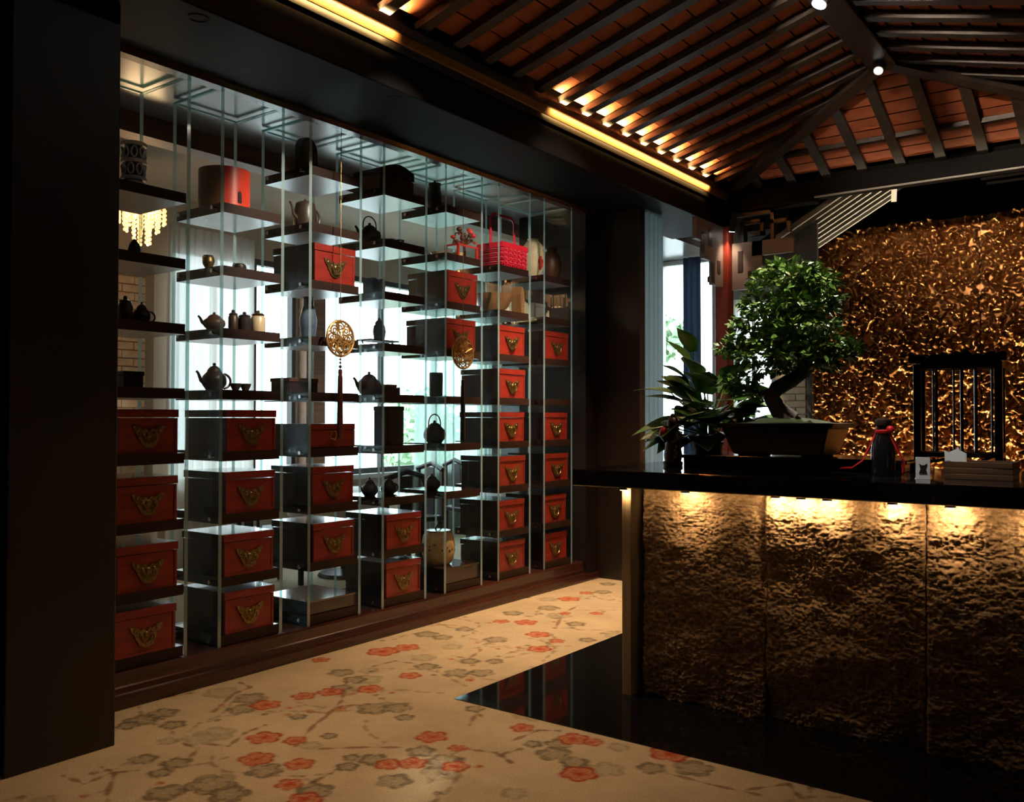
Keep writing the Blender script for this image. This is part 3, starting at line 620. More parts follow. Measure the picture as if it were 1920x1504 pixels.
# slatted ceiling beyond the tie beam
zS = lambda x: 3.228+0.56*(x+3.0)
def hipx(y): return -2.02-(y-8.5)*0.25                       # slats stop at the slanting batten
SLT = struct('ceiling_slatted', MB().add([(-3.8, 8.44, zS(-3.8)+0.03), (-1.4, 8.44, zS(-1.4)+0.03), (-1.4, 9.44, zS(-1.4)+0.03), (-3.8, 9.44, zS(-3.8)+0.03), (-3.8, 8.44, zS(-3.8)+0.08), (-1.4, 8.44, zS(-1.4)+0.08), (-1.4, 9.44, zS(-1.4)+0.08), (-3.8, 9.44, zS(-3.8)+0.08)], [(0,1,2,3),(7,6,5,4),(0,4,5,1),(1,5,6,2),(2,6,7,3),(3,7,4,0)]), 'roof_board', 'sloping slatted ceiling beyond the tie beam')
for i in range(8):
    y = 8.47+i*0.130; x1 = hipx(y)
    MB().bar((-3.55, y, zS(-3.55)), (x1, y, zS(x1)), 0.030, 0.05).build('slat', 'slat_grey', SLT)
struct('trim_15', MB().bar((hipx(8.44), 8.44, zS(hipx(8.44))-0.02), (hipx(9.44), 9.44, zS(hipx(9.44))-0.02), 0.05, 0.06), 'slat_grey', 'pale slanting batten at the end of the slatted ceiling')
struct('wall_far_upper', MB().box(-3.9, 0.7, 9.62, 9.69, 3.31, 4.5), 'roof_board', 'dark boarding high above the gilt screen')
for i, (z, y, x0) in enumerate(((3.73, 9.588, -1.50), (3.68, 9.588, -1.45), (3.50, 9.588, -1.12), (3.45, 9.588, -1.06))):
    struct('trim_%d' % (16+i), MB().box(x0, 0.6, y, y+0.03, z, z+0.02), 'slat_grey', 'pale horizontal batten above the carved screen at right')

# ================================================================== GLASS DISPLAY BAYS
BAYS = [2.405, 3.04, 3.675, 4.31, 4.945, 5.58, 6.21]; BW, BD = 0.445, 0.46
LEV = [0.23, 0.555, 0.905, 1.255, 1.60, 1.945, 2.295, 2.65, 3.00]
SKIP = {0: (8,), 1: (8,), 4: (1,), 5: (8,), 6: (8,)}
BAYLAB = ['glass bay beside the pillar'] + ['%s glass bay from the pillar' % q for q in ORD[1:]]
GT = 0.022
gp = MB().box(-BD, 0, 0, GT, 0.171, 3.285, mats=(1, 1, 0, 0, 1, 1)).mesh('glass_panel', ['glass', 'glass_edge'])
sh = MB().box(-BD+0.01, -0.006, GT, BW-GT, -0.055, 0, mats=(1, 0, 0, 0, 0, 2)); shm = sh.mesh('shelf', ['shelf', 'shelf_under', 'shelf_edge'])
b0 = MB().lathe([(0.0001, -0.010), (0.012, -0.010), (0.012, -0.002), (0.006, 0.0), (0.006, GT), (0.012, GT+0.002), (0.012, GT+0.006), (0.0001, GT+0.006)], 10, axis='y')
btm = b0.mesh('standoff_bolt', 'chrome', smooth=True)
toprail = MB().box(-BD, 0, 0, 0.012, 3.285, 3.297).box(-BD, 0, BW-0.012, BW, 3.285, 3.297).box(-0.012, 0, 0.012, BW-0.012, 3.285, 3.297).box(-BD, -BD+0.012, 0.012, BW-0.012, 3.285, 3.297)
trm = toprail.mesh('top_rail', 'glass_edge')
for bi, y0 in enumerate(BAYS):
    r = thing('display_bay', 'open display unit of glass sides and dark shelves, ' + (('the one beside the dark pillar') if bi == 0 else '%s from the dark pillar' % ORD[bi]), 'display shelf', (XP, y0, 0.0), group='glass display units along the left wall')
    linked('glass_panel', gp, r); linked('glass_panel', gp, r, (0, BW-GT, 0)); linked('top_rail', trm, r)
    for li, z in enumerate(LEV):
        if li in SKIP.get(bi, ()): continue
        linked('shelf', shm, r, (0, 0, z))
        for dx in (-0.07, -BD+0.07):
            linked('standoff_bolt', btm, r, (dx, 0, z-0.028)); linked('standoff_bolt', btm, r, (dx, BW, z-0.028), (0, 0, PI))

SHELFNAME = ['bottom shelf', 'second shelf up', 'third shelf up', 'fourth shelf up', 'fifth shelf up', 'sixth shelf up', 'seventh shelf up', 'eighth shelf up', 'top shelf']
# ---- red drawer boxes with brass butterfly pulls
DW, DH, DD = 0.335, 0.232, 0.39
def chest_meshes():
    body = MB().box(-DD, -0.012, 0, DW, 0, DH-0.045)
    front = MB().box(-0.012, 0, 0.0, DW, 0.0, DH-0.045); front.box(0, 0.004, 0.0, 0.014, 0, DH-0.045); front.box(0, 0.004, DW-0.014, DW, 0, DH-0.045); front.box(0, 0.004, 0.014, DW-0.014, 0, 0.014)
    lid = MB().box(-DD-0.004, -0.012, -0.005, DW+0.005, DH-0.041, DH); lidf = MB().box(-0.012, 0.006, -0.005, DW+0.005, DH-0.041, DH)
    half = [(0, 0.018), (0.018, 0.034), (0.035, 0.028), (0.060, 0.046), (0.092, 0.050), (0.084, 0.022), (0.066, 0.004), (0.060, -0.016), (0.046, -0.030), (0.040, -0.050), (0.018, -0.062), (0, -0.068)]
    poly = half+[(-a, b_) for a, b_ in half[::-1][1:-1]]
    cy, cz = DW/2, 0.098
    pl = MB().plate([(cy+a, cz+b_) for a, b_ in poly], 0.005, off=(0.004, 0, 0))
    boss = MB()
    for a, b_, r_ in ((0, 0.0, 0.017), (0.032, 0.008, 0.011), (-0.032, 0.008, 0.011), (0.062, 0.028, 0.010), (-0.062, 0.028, 0.010)):
        boss.ball((0.010, cy+a, cz+b_), r_, 6, sq=(0.45, 1, 1))
    pts = [(0.018+0.008*math.sin(t), cy+0.036*math.cos(t), cz-0.002-0.042*math.sin(t)) for t in np.linspace(0, PI, 12)]
    ring = MB().tube(pts, 0.0045, 6)
    return (body.mesh('body', 'chest_dark'), front.mesh('front', 'chest_red'), lid.mesh('lid', 'chest_dark'), lidf.mesh('lid_front', 'chest_red'),
            pl.mesh('butterfly_plate', 'brass'), boss.mesh('boss', 'brass', True), ring.mesh('ring_pull', 'brass', True))
CM = chest_meshes()
def chest(bi, li, off=0.055, back=0.012, label=None):
    r = thing('drawer_box', label or 'red drawer box with brass pull, %s, %s' % (SHELFNAME[li], BAYLAB[bi]), 'drawer box', (XP-back, BAYS[bi]+off, LEV[li]), group='red drawer boxes in the display')
    linked('body', CM[0], r); f = linked('front', CM[1], r)
    l = linked('lid', CM[2], r); linked('lid_front', CM[3], l)
    p_ = linked('butterfly_plate', CM[4], f); linked('ring_pull', CM[6], f); linked('boss', CM[5], f)
    return r
for bi, levs in ((0, (0, 1, 2, 3)), (1, (0, 1, 2, 3)), (2, (1, 2, 6)), (3, (0, 1)), (4, (5, 6)), (5, (0, 1, 2, 3, 4, 5)), (6, (0, 1, 2, 3, 5))):
    for li in levs: chest(bi, li, 0.055+random.uniform(-0.012, 0.012), 0.012+random.uniform(0, 0.02))
def at(bi, li, off, d): return (XP-d, BAYS[bi]+off, LEV[li])
# low chest with a gilt character on the third bay's fourth shelf
r = thing('flat_chest', 'low dark red chest with a gilt character, below the brown tassel', 'chest', at(2, 3, 0.03, 0.03), group=None)
MB().box(-0.38, 0, 0, 0.385, 0, 0.150).build('body', 'chest_dark', r, bevel=0.004)
MB().box(0, 0.006, 0.004, 0.381, 0.004, 0.108).build('front', 'chest_red', r); MB().box(0, 0.007, 0.004, 0.381, 0.112, 0.148).build('lid_front', 'chest_red', r)
t = MB()                                     # the gilt brush character
for pts in ([(0, 0.055), (0.018, 0.058), (0.012, 0.040), (0.0, 0.030), (0.004, 0.012), (0.018, 0.010)], [(0.030, 0.058), (0.052, 0.058), (0.048, 0.020), (0.036, 0.004), (0.026, 0.012)]):
    t.tube([(0.009, 0.17+a, 0.045+b_) for a, b_ in pts], 0.0032, 5)
t.build('character', 'gold_text', r)

# ---- vessels
def teapot(name, label, loc, rb, h, matn, rz=0, hoop=False, spout=True, lidh=0.3, handle=True, tall=False, cat='teapot', group=None):
    """lathe-turned pot with lid, knob, spout and side or hoop handle; rb body radius, h body height"""
    r = thing(name, label, cat, loc, rz, group)
    if tall: prof = [(0.001, 0), (rb*0.92, 0), (rb, h*0.08), (rb*0.98, h*0.5), (rb*0.86, h*0.92), (rb*0.80, h)]
    else: prof = [(0.001, 0), (rb*0.62, 0), (rb*0.68, h*0.05), (rb*0.95, h*0.3), (rb, h*0.5), (rb*0.92, h*0.75), (rb*0.62, h*0.95), (rb*0.55, h)]
    MB().lathe(prof, 20).build('body', matn, r, smooth=True)
    rt = prof[-1][0]
    ld = MB().lathe([(rt*1.04, h), (rt*1.0, h+0.15*lidh*h), (rt*0.6, h+0.55*lidh*h), (rt*0.18, h+0.7*lidh*h), (0.001, h+0.72*lidh*h)], 18).build('lid', matn, r, smooth=True)
    MB().ball((0, 0, h+0.85*lidh*h), rb*0.14, 6).build('knob', matn, ld, smooth=True)
    if spout: MB().tube([(0, -rb*0.85, h*0.35), (0, -rb*1.25, h*0.5), (0, -rb*1.5, h*0.85), (0, -rb*1.68, h*0.98)], [rb*0.20, rb*0.16, rb*0.11, rb*0.10], 8).build('spout', matn, r, smooth=True)
    if hoop:
        MB().tube([(0, rb*0.8*math.cos(t_), h*0.85+rb*1.25*math.sin(t_)**0.6) for t_ in np.linspace(0.02, PI-0.02, 15)], rb*0.06, 6).build('hoop_handle', matn, r, smooth=True)
    elif handle:
        MB().tube([(0, rb*0.85+rb*0.75*math.sin(t_), h*0.5+h*0.38*math.cos(t_)) for t_ in np.linspace(0.15, PI-0.15, 10)], rb*0.10, 6).build('handle', matn, r, smooth=True)
    return r
def jar(name, label, loc, prof, matn, cat='jar', lid=None, lidm=None, group=None, ears=False):
    r = thing(name, label, cat, loc, 0, group)
    MB().lathe([(0.001, prof[0][1])]+prof, 20).build('body', matn, r, smooth=True)
    if lid:
        l = MB().lathe(lid+[(0.001, lid[-1][1])], 18).build('lid', lidm or matn, r, smooth=True)
        MB().ball((0, 0, lid[-1][1]+0.008), 0.011, 6).build('knob', lidm or matn, l, smooth=True)
    else:
        MB().lathe([(prof[-1][0], prof[-1][1]), (prof[-1][0]*0.85, prof[-1][1]), (prof[-1][0]*0.8, prof[-1][1]*0.6), (0.001, prof[-1][1]*0.55)], 18).build('inside', matn, r, smooth=True)
    if ears:
        for s in (-1, 1):
            MB().tube([(0, s*(prof[-2][0]+0.012*math.sin(t_)), prof[-2][1]*0.8+0.02*math.cos(t_)) for t_ in np.linspace(0, PI, 7)], 0.004, 5).build('ear', matn, r, smooth=True)
    return r
def banded(loc):
    """blue and white pierced lantern vase: stacked rings of scroll openwork"""
    r = thing('lantern_vase', 'blue and white openwork vase on the highest shelf beside the pillar', 'vase', loc)
    MB().lathe([(0.001, 0), (0.058, 0), (0.062, 0.02), (0.05, 0.03)], 18).build('foot', 'ceramic_white', r, smooth=True)
    MB().lathe([(0.045, 0.03), (0.05, 0.11), (0.042, 0.12), (0.05, 0.2), (0.04, 0.22), (0.001, 0.22)], 16).build('core', 'blue_glaze', r, smooth=True)
    for q, z in enumerate((0.035, 0.125, 0.215)):
        MB().lathe([(0.045, z), (0.063, z), (0.066, z+0.010), (0.063, z+0.018), (0.045, z+0.018)], 18).build('band', 'ceramic_white', r, smooth=True)
    for lev, z in enumerate((0.09, 0.178)):
        for k in range(8):
            a = 2*PI*k/8+lev*0.3; mb = MB()
            mb.tube([((0.056+0.004*math.sin(2*t_))*math.cos(a+0.26*math.cos(t_)), (0.056+0.004*math.sin(2*t_))*math.sin(a+0.26*math.cos(t_)), z+0.028*math.sin(t_)) for t_ in np.linspace(0, 2*PI, 13)], 0.005, 5)
            mb.build('scroll', 'ceramic_white', r, smooth=True)
banded(at(0, 7, 0.187, 0.12))
j1 = [(0.02, 0), (0.03, 0.004), (0.032, 0.03), (0.024, 0.06), (0.010, 0.078), (0.006, 0.085)]
jar('bell', 'small dark bell on the shelf in front of the chandelier', at(0, 6, 0.195, 0.12), j1, 'iron', 'bell')
jar('tea_jar', 'tall dark tea jar against the pillar', at(0, 5, 0.165, 0.15), [(0.028, 0), (0.036, 0.01), (0.038, 0.08), (0.028, 0.10)], 'clay_dark', lid=[(0.03, 0.10), (0.03, 0.11), (0.01, 0.118)])
teapot('small_teapot', 'small brown teapot in front of the brick facing', at(0, 5, 0.258, 0.15), 0.048, 0.075, 'clay_brown', lidh=0.5)
r = thing('dark_box', 'small dark square box standing on the shelf beside the pillar', 'box', at(0, 4, 0.155, 0.20)); MB().box(-0.05, 0.06, 0, 0.11, 0, 0.066).build('body', 'chest_dark', r, bevel=0.003); MB().box(-0.054, 0.064, -0.004, 0.114, 0.066, 0.088).build('lid', 'chest_dark', r, bevel=0.003)
# hat box: brown wooden drum with red lacquer quarter
r = thing('hat_box', 'round hat box, half brown and half bright red', 'hat box', at(1, 7, 0.175, 0.21))
n = 36; prof_h = 0.235
for k0, k1, mt, nm in ((0, 36, None, None),):
    pass
def arc_wall(a0, a1, R, z0, z1, mt, nm):
    mb = MB(); N = 20
    vs = []; fs = []
    for i in range(N+1):
        a = a0+(a1-a0)*i/N
        for rr_, zz in ((R, z0), (R, z1), (R-0.012, z1), (R-0.012, z0)): vs.append((rr_*math.cos(a), rr_*math.sin(a), zz))
    for i in range(N):
        for q in range(4): fs.append((i*4+q, (i+1)*4+q, (i+1)*4+(q+1) % 4, i*4+(q+1) % 4))
    fs += [(0, 1, 2, 3), (N*4+3, N*4+2, N*4+1, N*4)]
    return mb.add(vs, fs).build(nm, mt, r, smooth=True)
arc_wall(-0.62, 2.5, 0.145, 0, prof_h, 'hatbox_red', 'red_side'); arc_wall(2.5, 2*PI-0.62, 0.145, 0, prof_h, 'hatbox_brown', 'brown_side')
lb = MB().lathe([(0.132, prof_h-0.02), (0.132, prof_h-0.006), (0.11, prof_h), (0.001, prof_h+0.004)], 32).build('lid', 'hatbox_brown', r, smooth=True)
MB().plate([(-0.012, 0.03), (0.012, 0.03), (0.012, 0.08), (0.004, 0.10), (-0.012, 0.09)], 0.004, off=(0.1445, 0, 0)).build('seal', 'tassel_black', r)
jar('bronze_pot', 'small gilt bronze pot with loop ears below the hat box', at(1, 6, 0.03, 0.15), [(0.02, 0), (0.032, 0.02), (0.034, 0.04), (0.024, 0.06), (0.028, 0.07)], 'brass', 'pot', ears=True)
jar('bronze_pot', 'small dark footed pot to the right of the gilt pot', at(1, 6, 0.277, 0.2), [(0.03, 0), (0.024, 0.015), (0.034, 0.03), (0.034, 0.05), (0.026, 0.062)], 'iron', 'pot', ears=True)
teapot('wide_teapot', 'low brown teapot with side spout, leftmost on its shelf', at(1, 5, 0.07, 0.15), 0.062, 0.072, 'clay_brown', lidh=0.35, handle=False)
jp = lambda w, h: [(w*0.9, 0), (w, h*0.06), (w, h*0.78), (w*0.8, h*0.86)]
ld = lambda w, h: [(w*0.86, h*0.86), (w*0.9, h*0.93), (w*0.5, h)]
jar('tea_canister', 'dark narrow tea canister right of the low brown teapot', at(1, 5, 0.199, 0.15), jp(0.028, 0.11), 'clay_dark', lid=ld(0.028, 0.11))
jar('tea_canister', 'dark rounded tea canister in the middle of the row', at(1, 5, 0.277, 0.15), jp(0.039, 0.105), 'iron', lid=ld(0.039, 0.105))
jar('tea_canister', 'pale glazed tea canister at the right end of the row', at(1, 5, 0.368, 0.14), jp(0.042, 0.122), 'cream_glaze', lid=ld(0.042, 0.122), lidm='brass')
teapot('round_teapot', 'round dark teapot with ring handle and tall knob', at(1, 4, 0.122, 0.22), 0.070, 0.112, 'clay_dark', lidh=0.42)
for q, (dy, lab) in enumerate(((0.255, 'small dark teacup just right of the round teapot'), (0.325, 'small dark teacup at the right of the pair'))):
    jar('teacup', lab, at(1, 4, dy, 0.20), [(0.016, 0), (0.018, 0.006), (0.030, 0.030), (0.034, 0.045)], 'clay_dark', 'teacup')
# arched plaque with gilt figures on the third bay's top shelf
r = thing('arched_plaque', 'black arched plaque with gilt figures on the top shelf', 'plaque', at(2, 8, 0.115, 0.13), 0.25)
arch = [(-0.085, 0), (0.085, 0), (0.085, 0.13)]+[(0.085*math.cos(a), 0.13+0.085*math.sin(a)) for a in np.linspace(0.15, PI-0.15, 12)]+[(-0.085, 0.13)]
MB().plate(arch, 0.05, off=(-0.05, 0, 0)).build('frame', 'iron', r)
ain = [(a*0.76, 0.02+b_*0.82) for a, b_ in arch]
MB().plate(ain, 0.004).build('ground', 'clay_brown', r)
for q in range(9):
    MB().tube([(0.006, random.uniform(-0.05, 0.05)+0.008*math.sin(t_*3+q), 0.03+0.13*t_*(0.4+0.6*random.random()) ) for t_ in np.linspace(0, 1, 6)], 0.006, 5).build('figure', 'gold', r, smooth=True)
teapot('tall_kettle', 'tall dark kettle with long spout and square handle', at(2, 7, 0.14, 0.2), 0.075, 0.155, 'clay_dark', lidh=0.2, tall=True)
jar('blue_vase', 'slender grey-blue vase left of the hanging gold medallion', at(2, 5, 0.169, 0.2), [(0.035, 0), (0.045, 0.02), (0.056, 0.12), (0.04, 0.20), (0.022, 0.235), (0.036, 0.27)], 'blue_glaze', 'vase')
r = thing('low_box', 'low dark lidded box beside the brown tassel', 'box', at(2, 4, 0.02, 0.29)); MB().box(-0.09, 0.09, 0, 0.23, 0, 0.07).build('body', 'chest_dark', r, bevel=0.003); MB().box(-0.095, 0.095, -0.005, 0.235, 0.07, 0.095).build('lid', 'clay_brown', r, bevel=0.004)
# base block of third and fifth bay
for bi, h, lb in ((2, 0.085, 'low dark base block with a shiny top in the third bay'), (4, 0.115, 'dark base block carrying the round lantern drum')):
    r = thing('base_block', lb, 'block', at(bi, 0, 0.02, 0.02)); MB().box(-0.42, 0, 0, 0.405, 0, h-0.012).build('body', 'chest_dark', r, bevel=0.003); MB().box(-0.425, 0.005, -0.003, 0.408, h-0.012, h).build('top', 'shelf', r)
# fourth bay
r = thing('curved_chest', 'brown wooden chest with a wavy curved lid on the top shelf', 'chest', at(3, 8, 0.055, 0.08), 0.0)
MB().box(-0.26, 0, 0, 0.335, 0, 0.11).build('body', 'clay_brown', r, bevel=0.004)
wv = [(0.335*i/16, 0.11+0.05+0.045*math.sin(PI*(i/16)*1.0-0.2)) for i in range(17)]
MB().plate([(0, 0.112)]+[(a, b_) for a, b_ in wv]+[(0.335, 0.112)], 0.27, off=(-0.265, 0, 0)).build('lid', 'chest_dark', r)
MB().plate([(0.15, 0.08), (0.185, 0.08), (0.19, 0.125), (0.145, 0.125)], 0.004, off=(0.001, 0, 0)).build('clasp', 'brass', r)
teapot('hoop_teapot', 'black iron teapot with a tall hoop handle near the top', at(3, 7, 0.075, 0.2), 0.080, 0.095, 'iron', hoop=True, lidh=0.4)
for q, (dy, dz, lab) in enumerate(((0.28, 0, 'small silver cup right of the black hoop teapot'), (0.34, 0, 'second small silver cup farther from the hoop teapot'))):
    jar('silver_cup', lab, at(3, 7, dy, 0.2-0.03*q), [(0.018, 0), (0.02, 0.008), (0.03, 0.03), (0.036, 0.055)], 'silver', 'cup')
r = thing('notched_vase', 'dark blue square vase with a notched rim', 'vase', at(3, 6, 0.06, 0.2))
MB().plate([(0, 0), (0.12, 0), (0.125, 0.085), (0.115, 0.112), (0.09, 0.112), (0.075, 0.088), (0.05, 0.088), (0.035, 0.112), (0.008, 0.112), (-0.004, 0.085)], 0.10, off=(-0.05, 0, 0)).build('body', 'blue_glaze', r, bevel=0.006)
MB().box(-0.052, 0.052, -0.004, 0.124, 0, 0.008).build('foot', 'iron', r)
r = thing('low_stand', 'low black stand with curled ends under the blue jar', 'stand', at(3, 5, 0.02, 0.2))
MB().box(-0.07, 0.07, 0, 0.275, 0.026, 0.036).build('top', 'iron', r)
for yy in (0, 0.265): MB().tube([(0, yy+0.005, 0.032), (0, yy+(0.022 if yy else -0.012), 0.022), (0, yy+(0.012 if yy else -0.002), 0.006)], 0.006, 6).build('foot', 'iron', r, smooth=True)
jar('blue_jar', 'blue lidded jar on the low black stand', (XP-0.2, BAYS[3]+0.172, LEV[5]+0.036), [(0.03, 0), (0.038, 0.01), (0.046, 0.06), (0.04, 0.10), (0.026, 0.115)], 'blue_glaze', lid=[(0.03, 0.115), (0.032, 0.122), (0.018, 0.14)], ears=True)
teapot('squat_teapot', 'squat brown teapot with a ridged lid on the level shelf', at(3, 4, 0.075, 0.2), 0.085, 0.115, 'clay_brown', spout=True, lidh=0.35, handle=False)
r = thing('tray_box', 'small brown box right of the squat brown teapot', 'box', at(3, 4, 0.16, 0.18)); MB().box(-0.05, 0.05, 0, 0.15, 0, 0.055).build('body', 'clay_dark', r, bevel=0.003); MB().box(-0.05, 0.05, 0.03, 0.12, 0.055, 0.075).build('lid', 'clay_brown', r, bevel=0.004)
r = thing('tall_box', 'tall narrow black box standing against the bright window', 'box', at(3, 3, 0.20, 0.22)); MB().box(-0.06, 0.07, 0, 0.17, 0, 0.235).build('body', 'iron', r, bevel=0.005); MB().box(-0.063, 0.073, -0.003, 0.173, 0.235, 0.268).build('lid', 'iron', r, bevel=0.006)
teapot('iron_teapot', 'dark iron teapot at the left, below the tall black box', at(3, 2, 0.085, 0.2), 0.058, 0.085, 'iron', lidh=0.5, handle=False)
teapot('iron_teapot', 'dark iron teapot at the right, below the tall black box', at(3, 2, 0.27, 0.2), 0.058, 0.082, 'iron', lidh=0.5, spout=False)
# fifth bay
jar('dark_cylinder', 'dark cylindrical jar touching the glossy ceiling', at(4, 8, 0.115, 0.2), [(0.05, 0), (0.054, 0.01), (0.052, 0.13), (0.045, 0.14), (0.045, 0.19)], 'clay_dark', lid=[(0.048, 0.19), (0.048, 0.2), (0.02, 0.206)])
jar('shallow_dish', 'shallow cream dish left of the red ornament', at(4, 7, 0.15, 0.2), [(0.02, 0), (0.025, 0.008), (0.05, 0.028), (0.056, 0.036)], 'cream_glaze', 'dish')
jar('shallow_dish', 'shallow cream dish partly under the red ornament', at(4, 7, 0.255, 0.09), [(0.02, 0), (0.025, 0.008), (0.04, 0.028), (0.046, 0.036)], 'cream_glaze', 'dish')
# red ornament: a blossoming branch figure on a little red bench
r = thing('red_ornament', 'red lacquer bench ornament with coral blossoms and reddish twigs', 'ornament', at(4, 7, 0.20, 0.06), 0.0)
MB().box(-0.12, 0.02, 0, 0.24, 0.085, 0.10).build('bench_top', 'red_paint', r, bevel=0.003)
for (x, y) in ((-0.11, 0.01), (0.01, 0.01), (-0.11, 0.23), (0.01, 0.23)): MB().box(x-0.008, x+0.008, y-0.008, y+0.008, 0, 0.085).build('leg', 'red_paint', r)
for q in range(16):
    yy = random.uniform(0.03, 0.24); zz = 0.10+random.uniform(0.0, 0.12); x = random.uniform(-0.08, 0.01)
    MB().ball((x, yy, zz+0.02), random.uniform(0.014, 0.026), 5, sq=(1, 1, 0.8)).build('blossom', random.choice(('basket_red', 'clay_brown', 'hatbox_red')), r, smooth=True)
    if q % 2 == 0: MB().tube([(-0.04, 0.13, 0.10), (x*0.7, (yy+0.13)/2, (zz+0.10)/2+0.03), (x, yy, zz+0.02)], [0.006, 0.005, 0.003], 5).build('twig', 'clay_brown', r, smooth=True)
MB().tube([(-0.05, 0.02, 0.10), (-0.05, 0.05, 0.19), (-0.05, 0.12, 0.21), (-0.05, 0.15, 0.10)], 0.006, 6).build('bow', 'clay_brown', r, smooth=True)
jar('dark_cup', 'tall black cup silhouetted beside the second medallion', at(4, 4, 0.135, 0.2), [(0.046, 0), (0.05, 0.01), (0.052, 0.15), (0.05, 0.18)], 'iron', 'cup')
teapot('hoop_kettle', 'black kettle with a tall hoop handle against the bright window', at(4, 3, 0.12, 0.2), 0.085, 0.125, 'iron', hoop=True, lidh=0.3, spout=False)
teapot('iron_teapot', 'low dark iron teapot two shelves above the lantern drum', at(4, 2, 0.09, 0.2), 0.065, 0.085, 'iron', lidh=0.4, handle=False)
# round lantern drum
r = thing('lantern_drum', 'round pierced drum of pale hide with metal collar', 'drum', (XP-0.2, BAYS[4]+0.165, LEV[0]+0.115))
MB().lathe([(0.001, 0), (0.085, 0), (0.105, 0.02), (0.122, 0.08), (0.124, 0.15), (0.112, 0.22), (0.09, 0.245), (0.001, 0.25)], 28).build('body', 'drum_hide', r, smooth=True)
MB().lathe([(0.086, 0.243), (0.094, 0.246), (0.094, 0.256), (0.05, 0.262), (0.001, 0.262)], 24).build('collar', 'silver', r, smooth=True)
MB().tube([(0, 0.03*math.cos(t_), 0.262+0.03*math.sin(t_)) for t_ in np.linspace(0, PI, 9)], 0.006, 6).build('loop', 'iron', r, smooth=True)
for k in range(26):
    a = random.uniform(-1.2, 1.2)-0.3; z = random.uniform(0.05, 0.22); R_ = 0.123-0.25*abs(z-0.13)**1.5*4
    MB().ball((R_*math.cos(a), R_*math.sin(a), z), random.uniform(0.007, 0.012), 5, sq=(0.5, 1, 1)).build('pierced_hole', 'clay_dark' if k % 3 else 'wood_tan', r, smooth=True)
# sixth bay: woven red basket
r = thing('red_basket', 'bright red woven basket with a square hoop handle', 'basket', at(5, 7, 0.10, 0.03), 0.0)
bw, bd, bh = 0.32, 0.24, 0.195
def basket_ring(z, out): return [(-bd-out, -out), (out, -out), (out, bw+out), (-bd-out, bw+out)]
MB().box(-bd, 0, 0, bw, 0, 0.008).build('base', 'basket_red', r)
in_ = MB()
for (x0, x1, y0, y1) in ((-0.006, 0, 0, bw), (-bd, -bd+0.006, 0, bw), (-bd, 0, 0, 0.006), (-bd, 0, bw-0.006, bw)): in_.box(x0-0.004 if x0 < -0.1 else x0-0.004, x1-0.004 if x1 > -0.1 else x1+0.004, y0, y1, 0.008, bh)
in_.build('lining', 'basket_red', r)
NR, NC = 8, 11
for i in range(NR):                                                    # woven strands round the basket
    z = 0.012+(bh-0.055)*(i+0.5)/NR; mb = MB(); pts = []
    cs = [(0.004, 0.0), (0.004, bw)]
    for k in range(NC*2+1):
        u = k/(NC*2); pts.append((0.004+0.006*math.sin(k*PI/2+i*PI), u*bw, z+0.003*math.cos(k*PI/2+i*PI)))
    mb.tube(pts, 0.0075, 5); mb.build('strand', 'basket_weave' if i % 2 else 'basket_red', r, smooth=True)
    mb = MB(); mb.tube([(-bd*k/8, -0.004-0.005*math.sin(k*PI/2+i*PI), z) for k in range(9)], 0.0075, 5); mb.build('strand', 'basket_weave' if i % 2 else 'basket_red', r, smooth=True)
for k in range(NC): MB().box(0.004, 0.011, bw*(k+0.5)/NC-0.005, bw*(k+0.5)/NC+0.005, 0.006, bh-0.02).build('stake', 'basket_red', r)
rim = MB()
for (x0, x1, y0, y1) in ((-0.004, 0.014, -0.014, bw+0.014), (-bd-0.014, -bd+0.004, -0.014, bw+0.014), (-bd, 0, -0.014, 0.004), (-bd, 0, bw-0.004, bw+0.014)): rim.box(x0, x1, y0, y1, bh-0.045, bh)
rim.build('rim', 'basket_red', r, bevel=0.004)
MB().tube([(-bd/2, 0.0, bh-0.03), (-bd/2, 0.0, bh+0.20), (-bd/2, 0.02, bh+0.232), (-bd/2, 0.05, bh+0.245), (-bd/2, bw-0.05, bh+0.245), (-bd/2, bw-0.02, bh+0.232), (-bd/2, bw, bh+0.20), (-bd/2, bw, bh-0.03)], 0.011, 8, flat=0.8).build('handle', 'basket_red', r, smooth=True)
r = thing('wooden_bowl', 'shallow tan wooden bowl tilted below the red basket', 'bowl', at(5, 6, 0.205, 0.20))
MB().lathe([(0.001, 0.0), (0.07, 0.0), (0.12, 0.05), (0.155, 0.13), (0.16, 0.15), (0.15, 0.15), (0.115, 0.06), (0.06, 0.02), (0.001, 0.018)], 28).build('bowl', 'wood_tan', r, smooth=True)
MB().lathe([(0.05, -0.0), (0.06, 0.012), (0.05, 0.012)], 20).build('foot', 'wood_tan', r, smooth=True)
r = thing('wood_slab', 'tan wooden slab leaning beside the wooden bowl', 'board', at(5, 6, 0.385, 0.10)); MB().plate([(0, 0), (0.04, 0), (0.046, 0.12), (0.03, 0.21), (0.01, 0.23), (-0.012, 0.16)], 0.10, off=(-0.05, 0, 0)).build('slab', 'wood_tan', r, bevel=0.004)
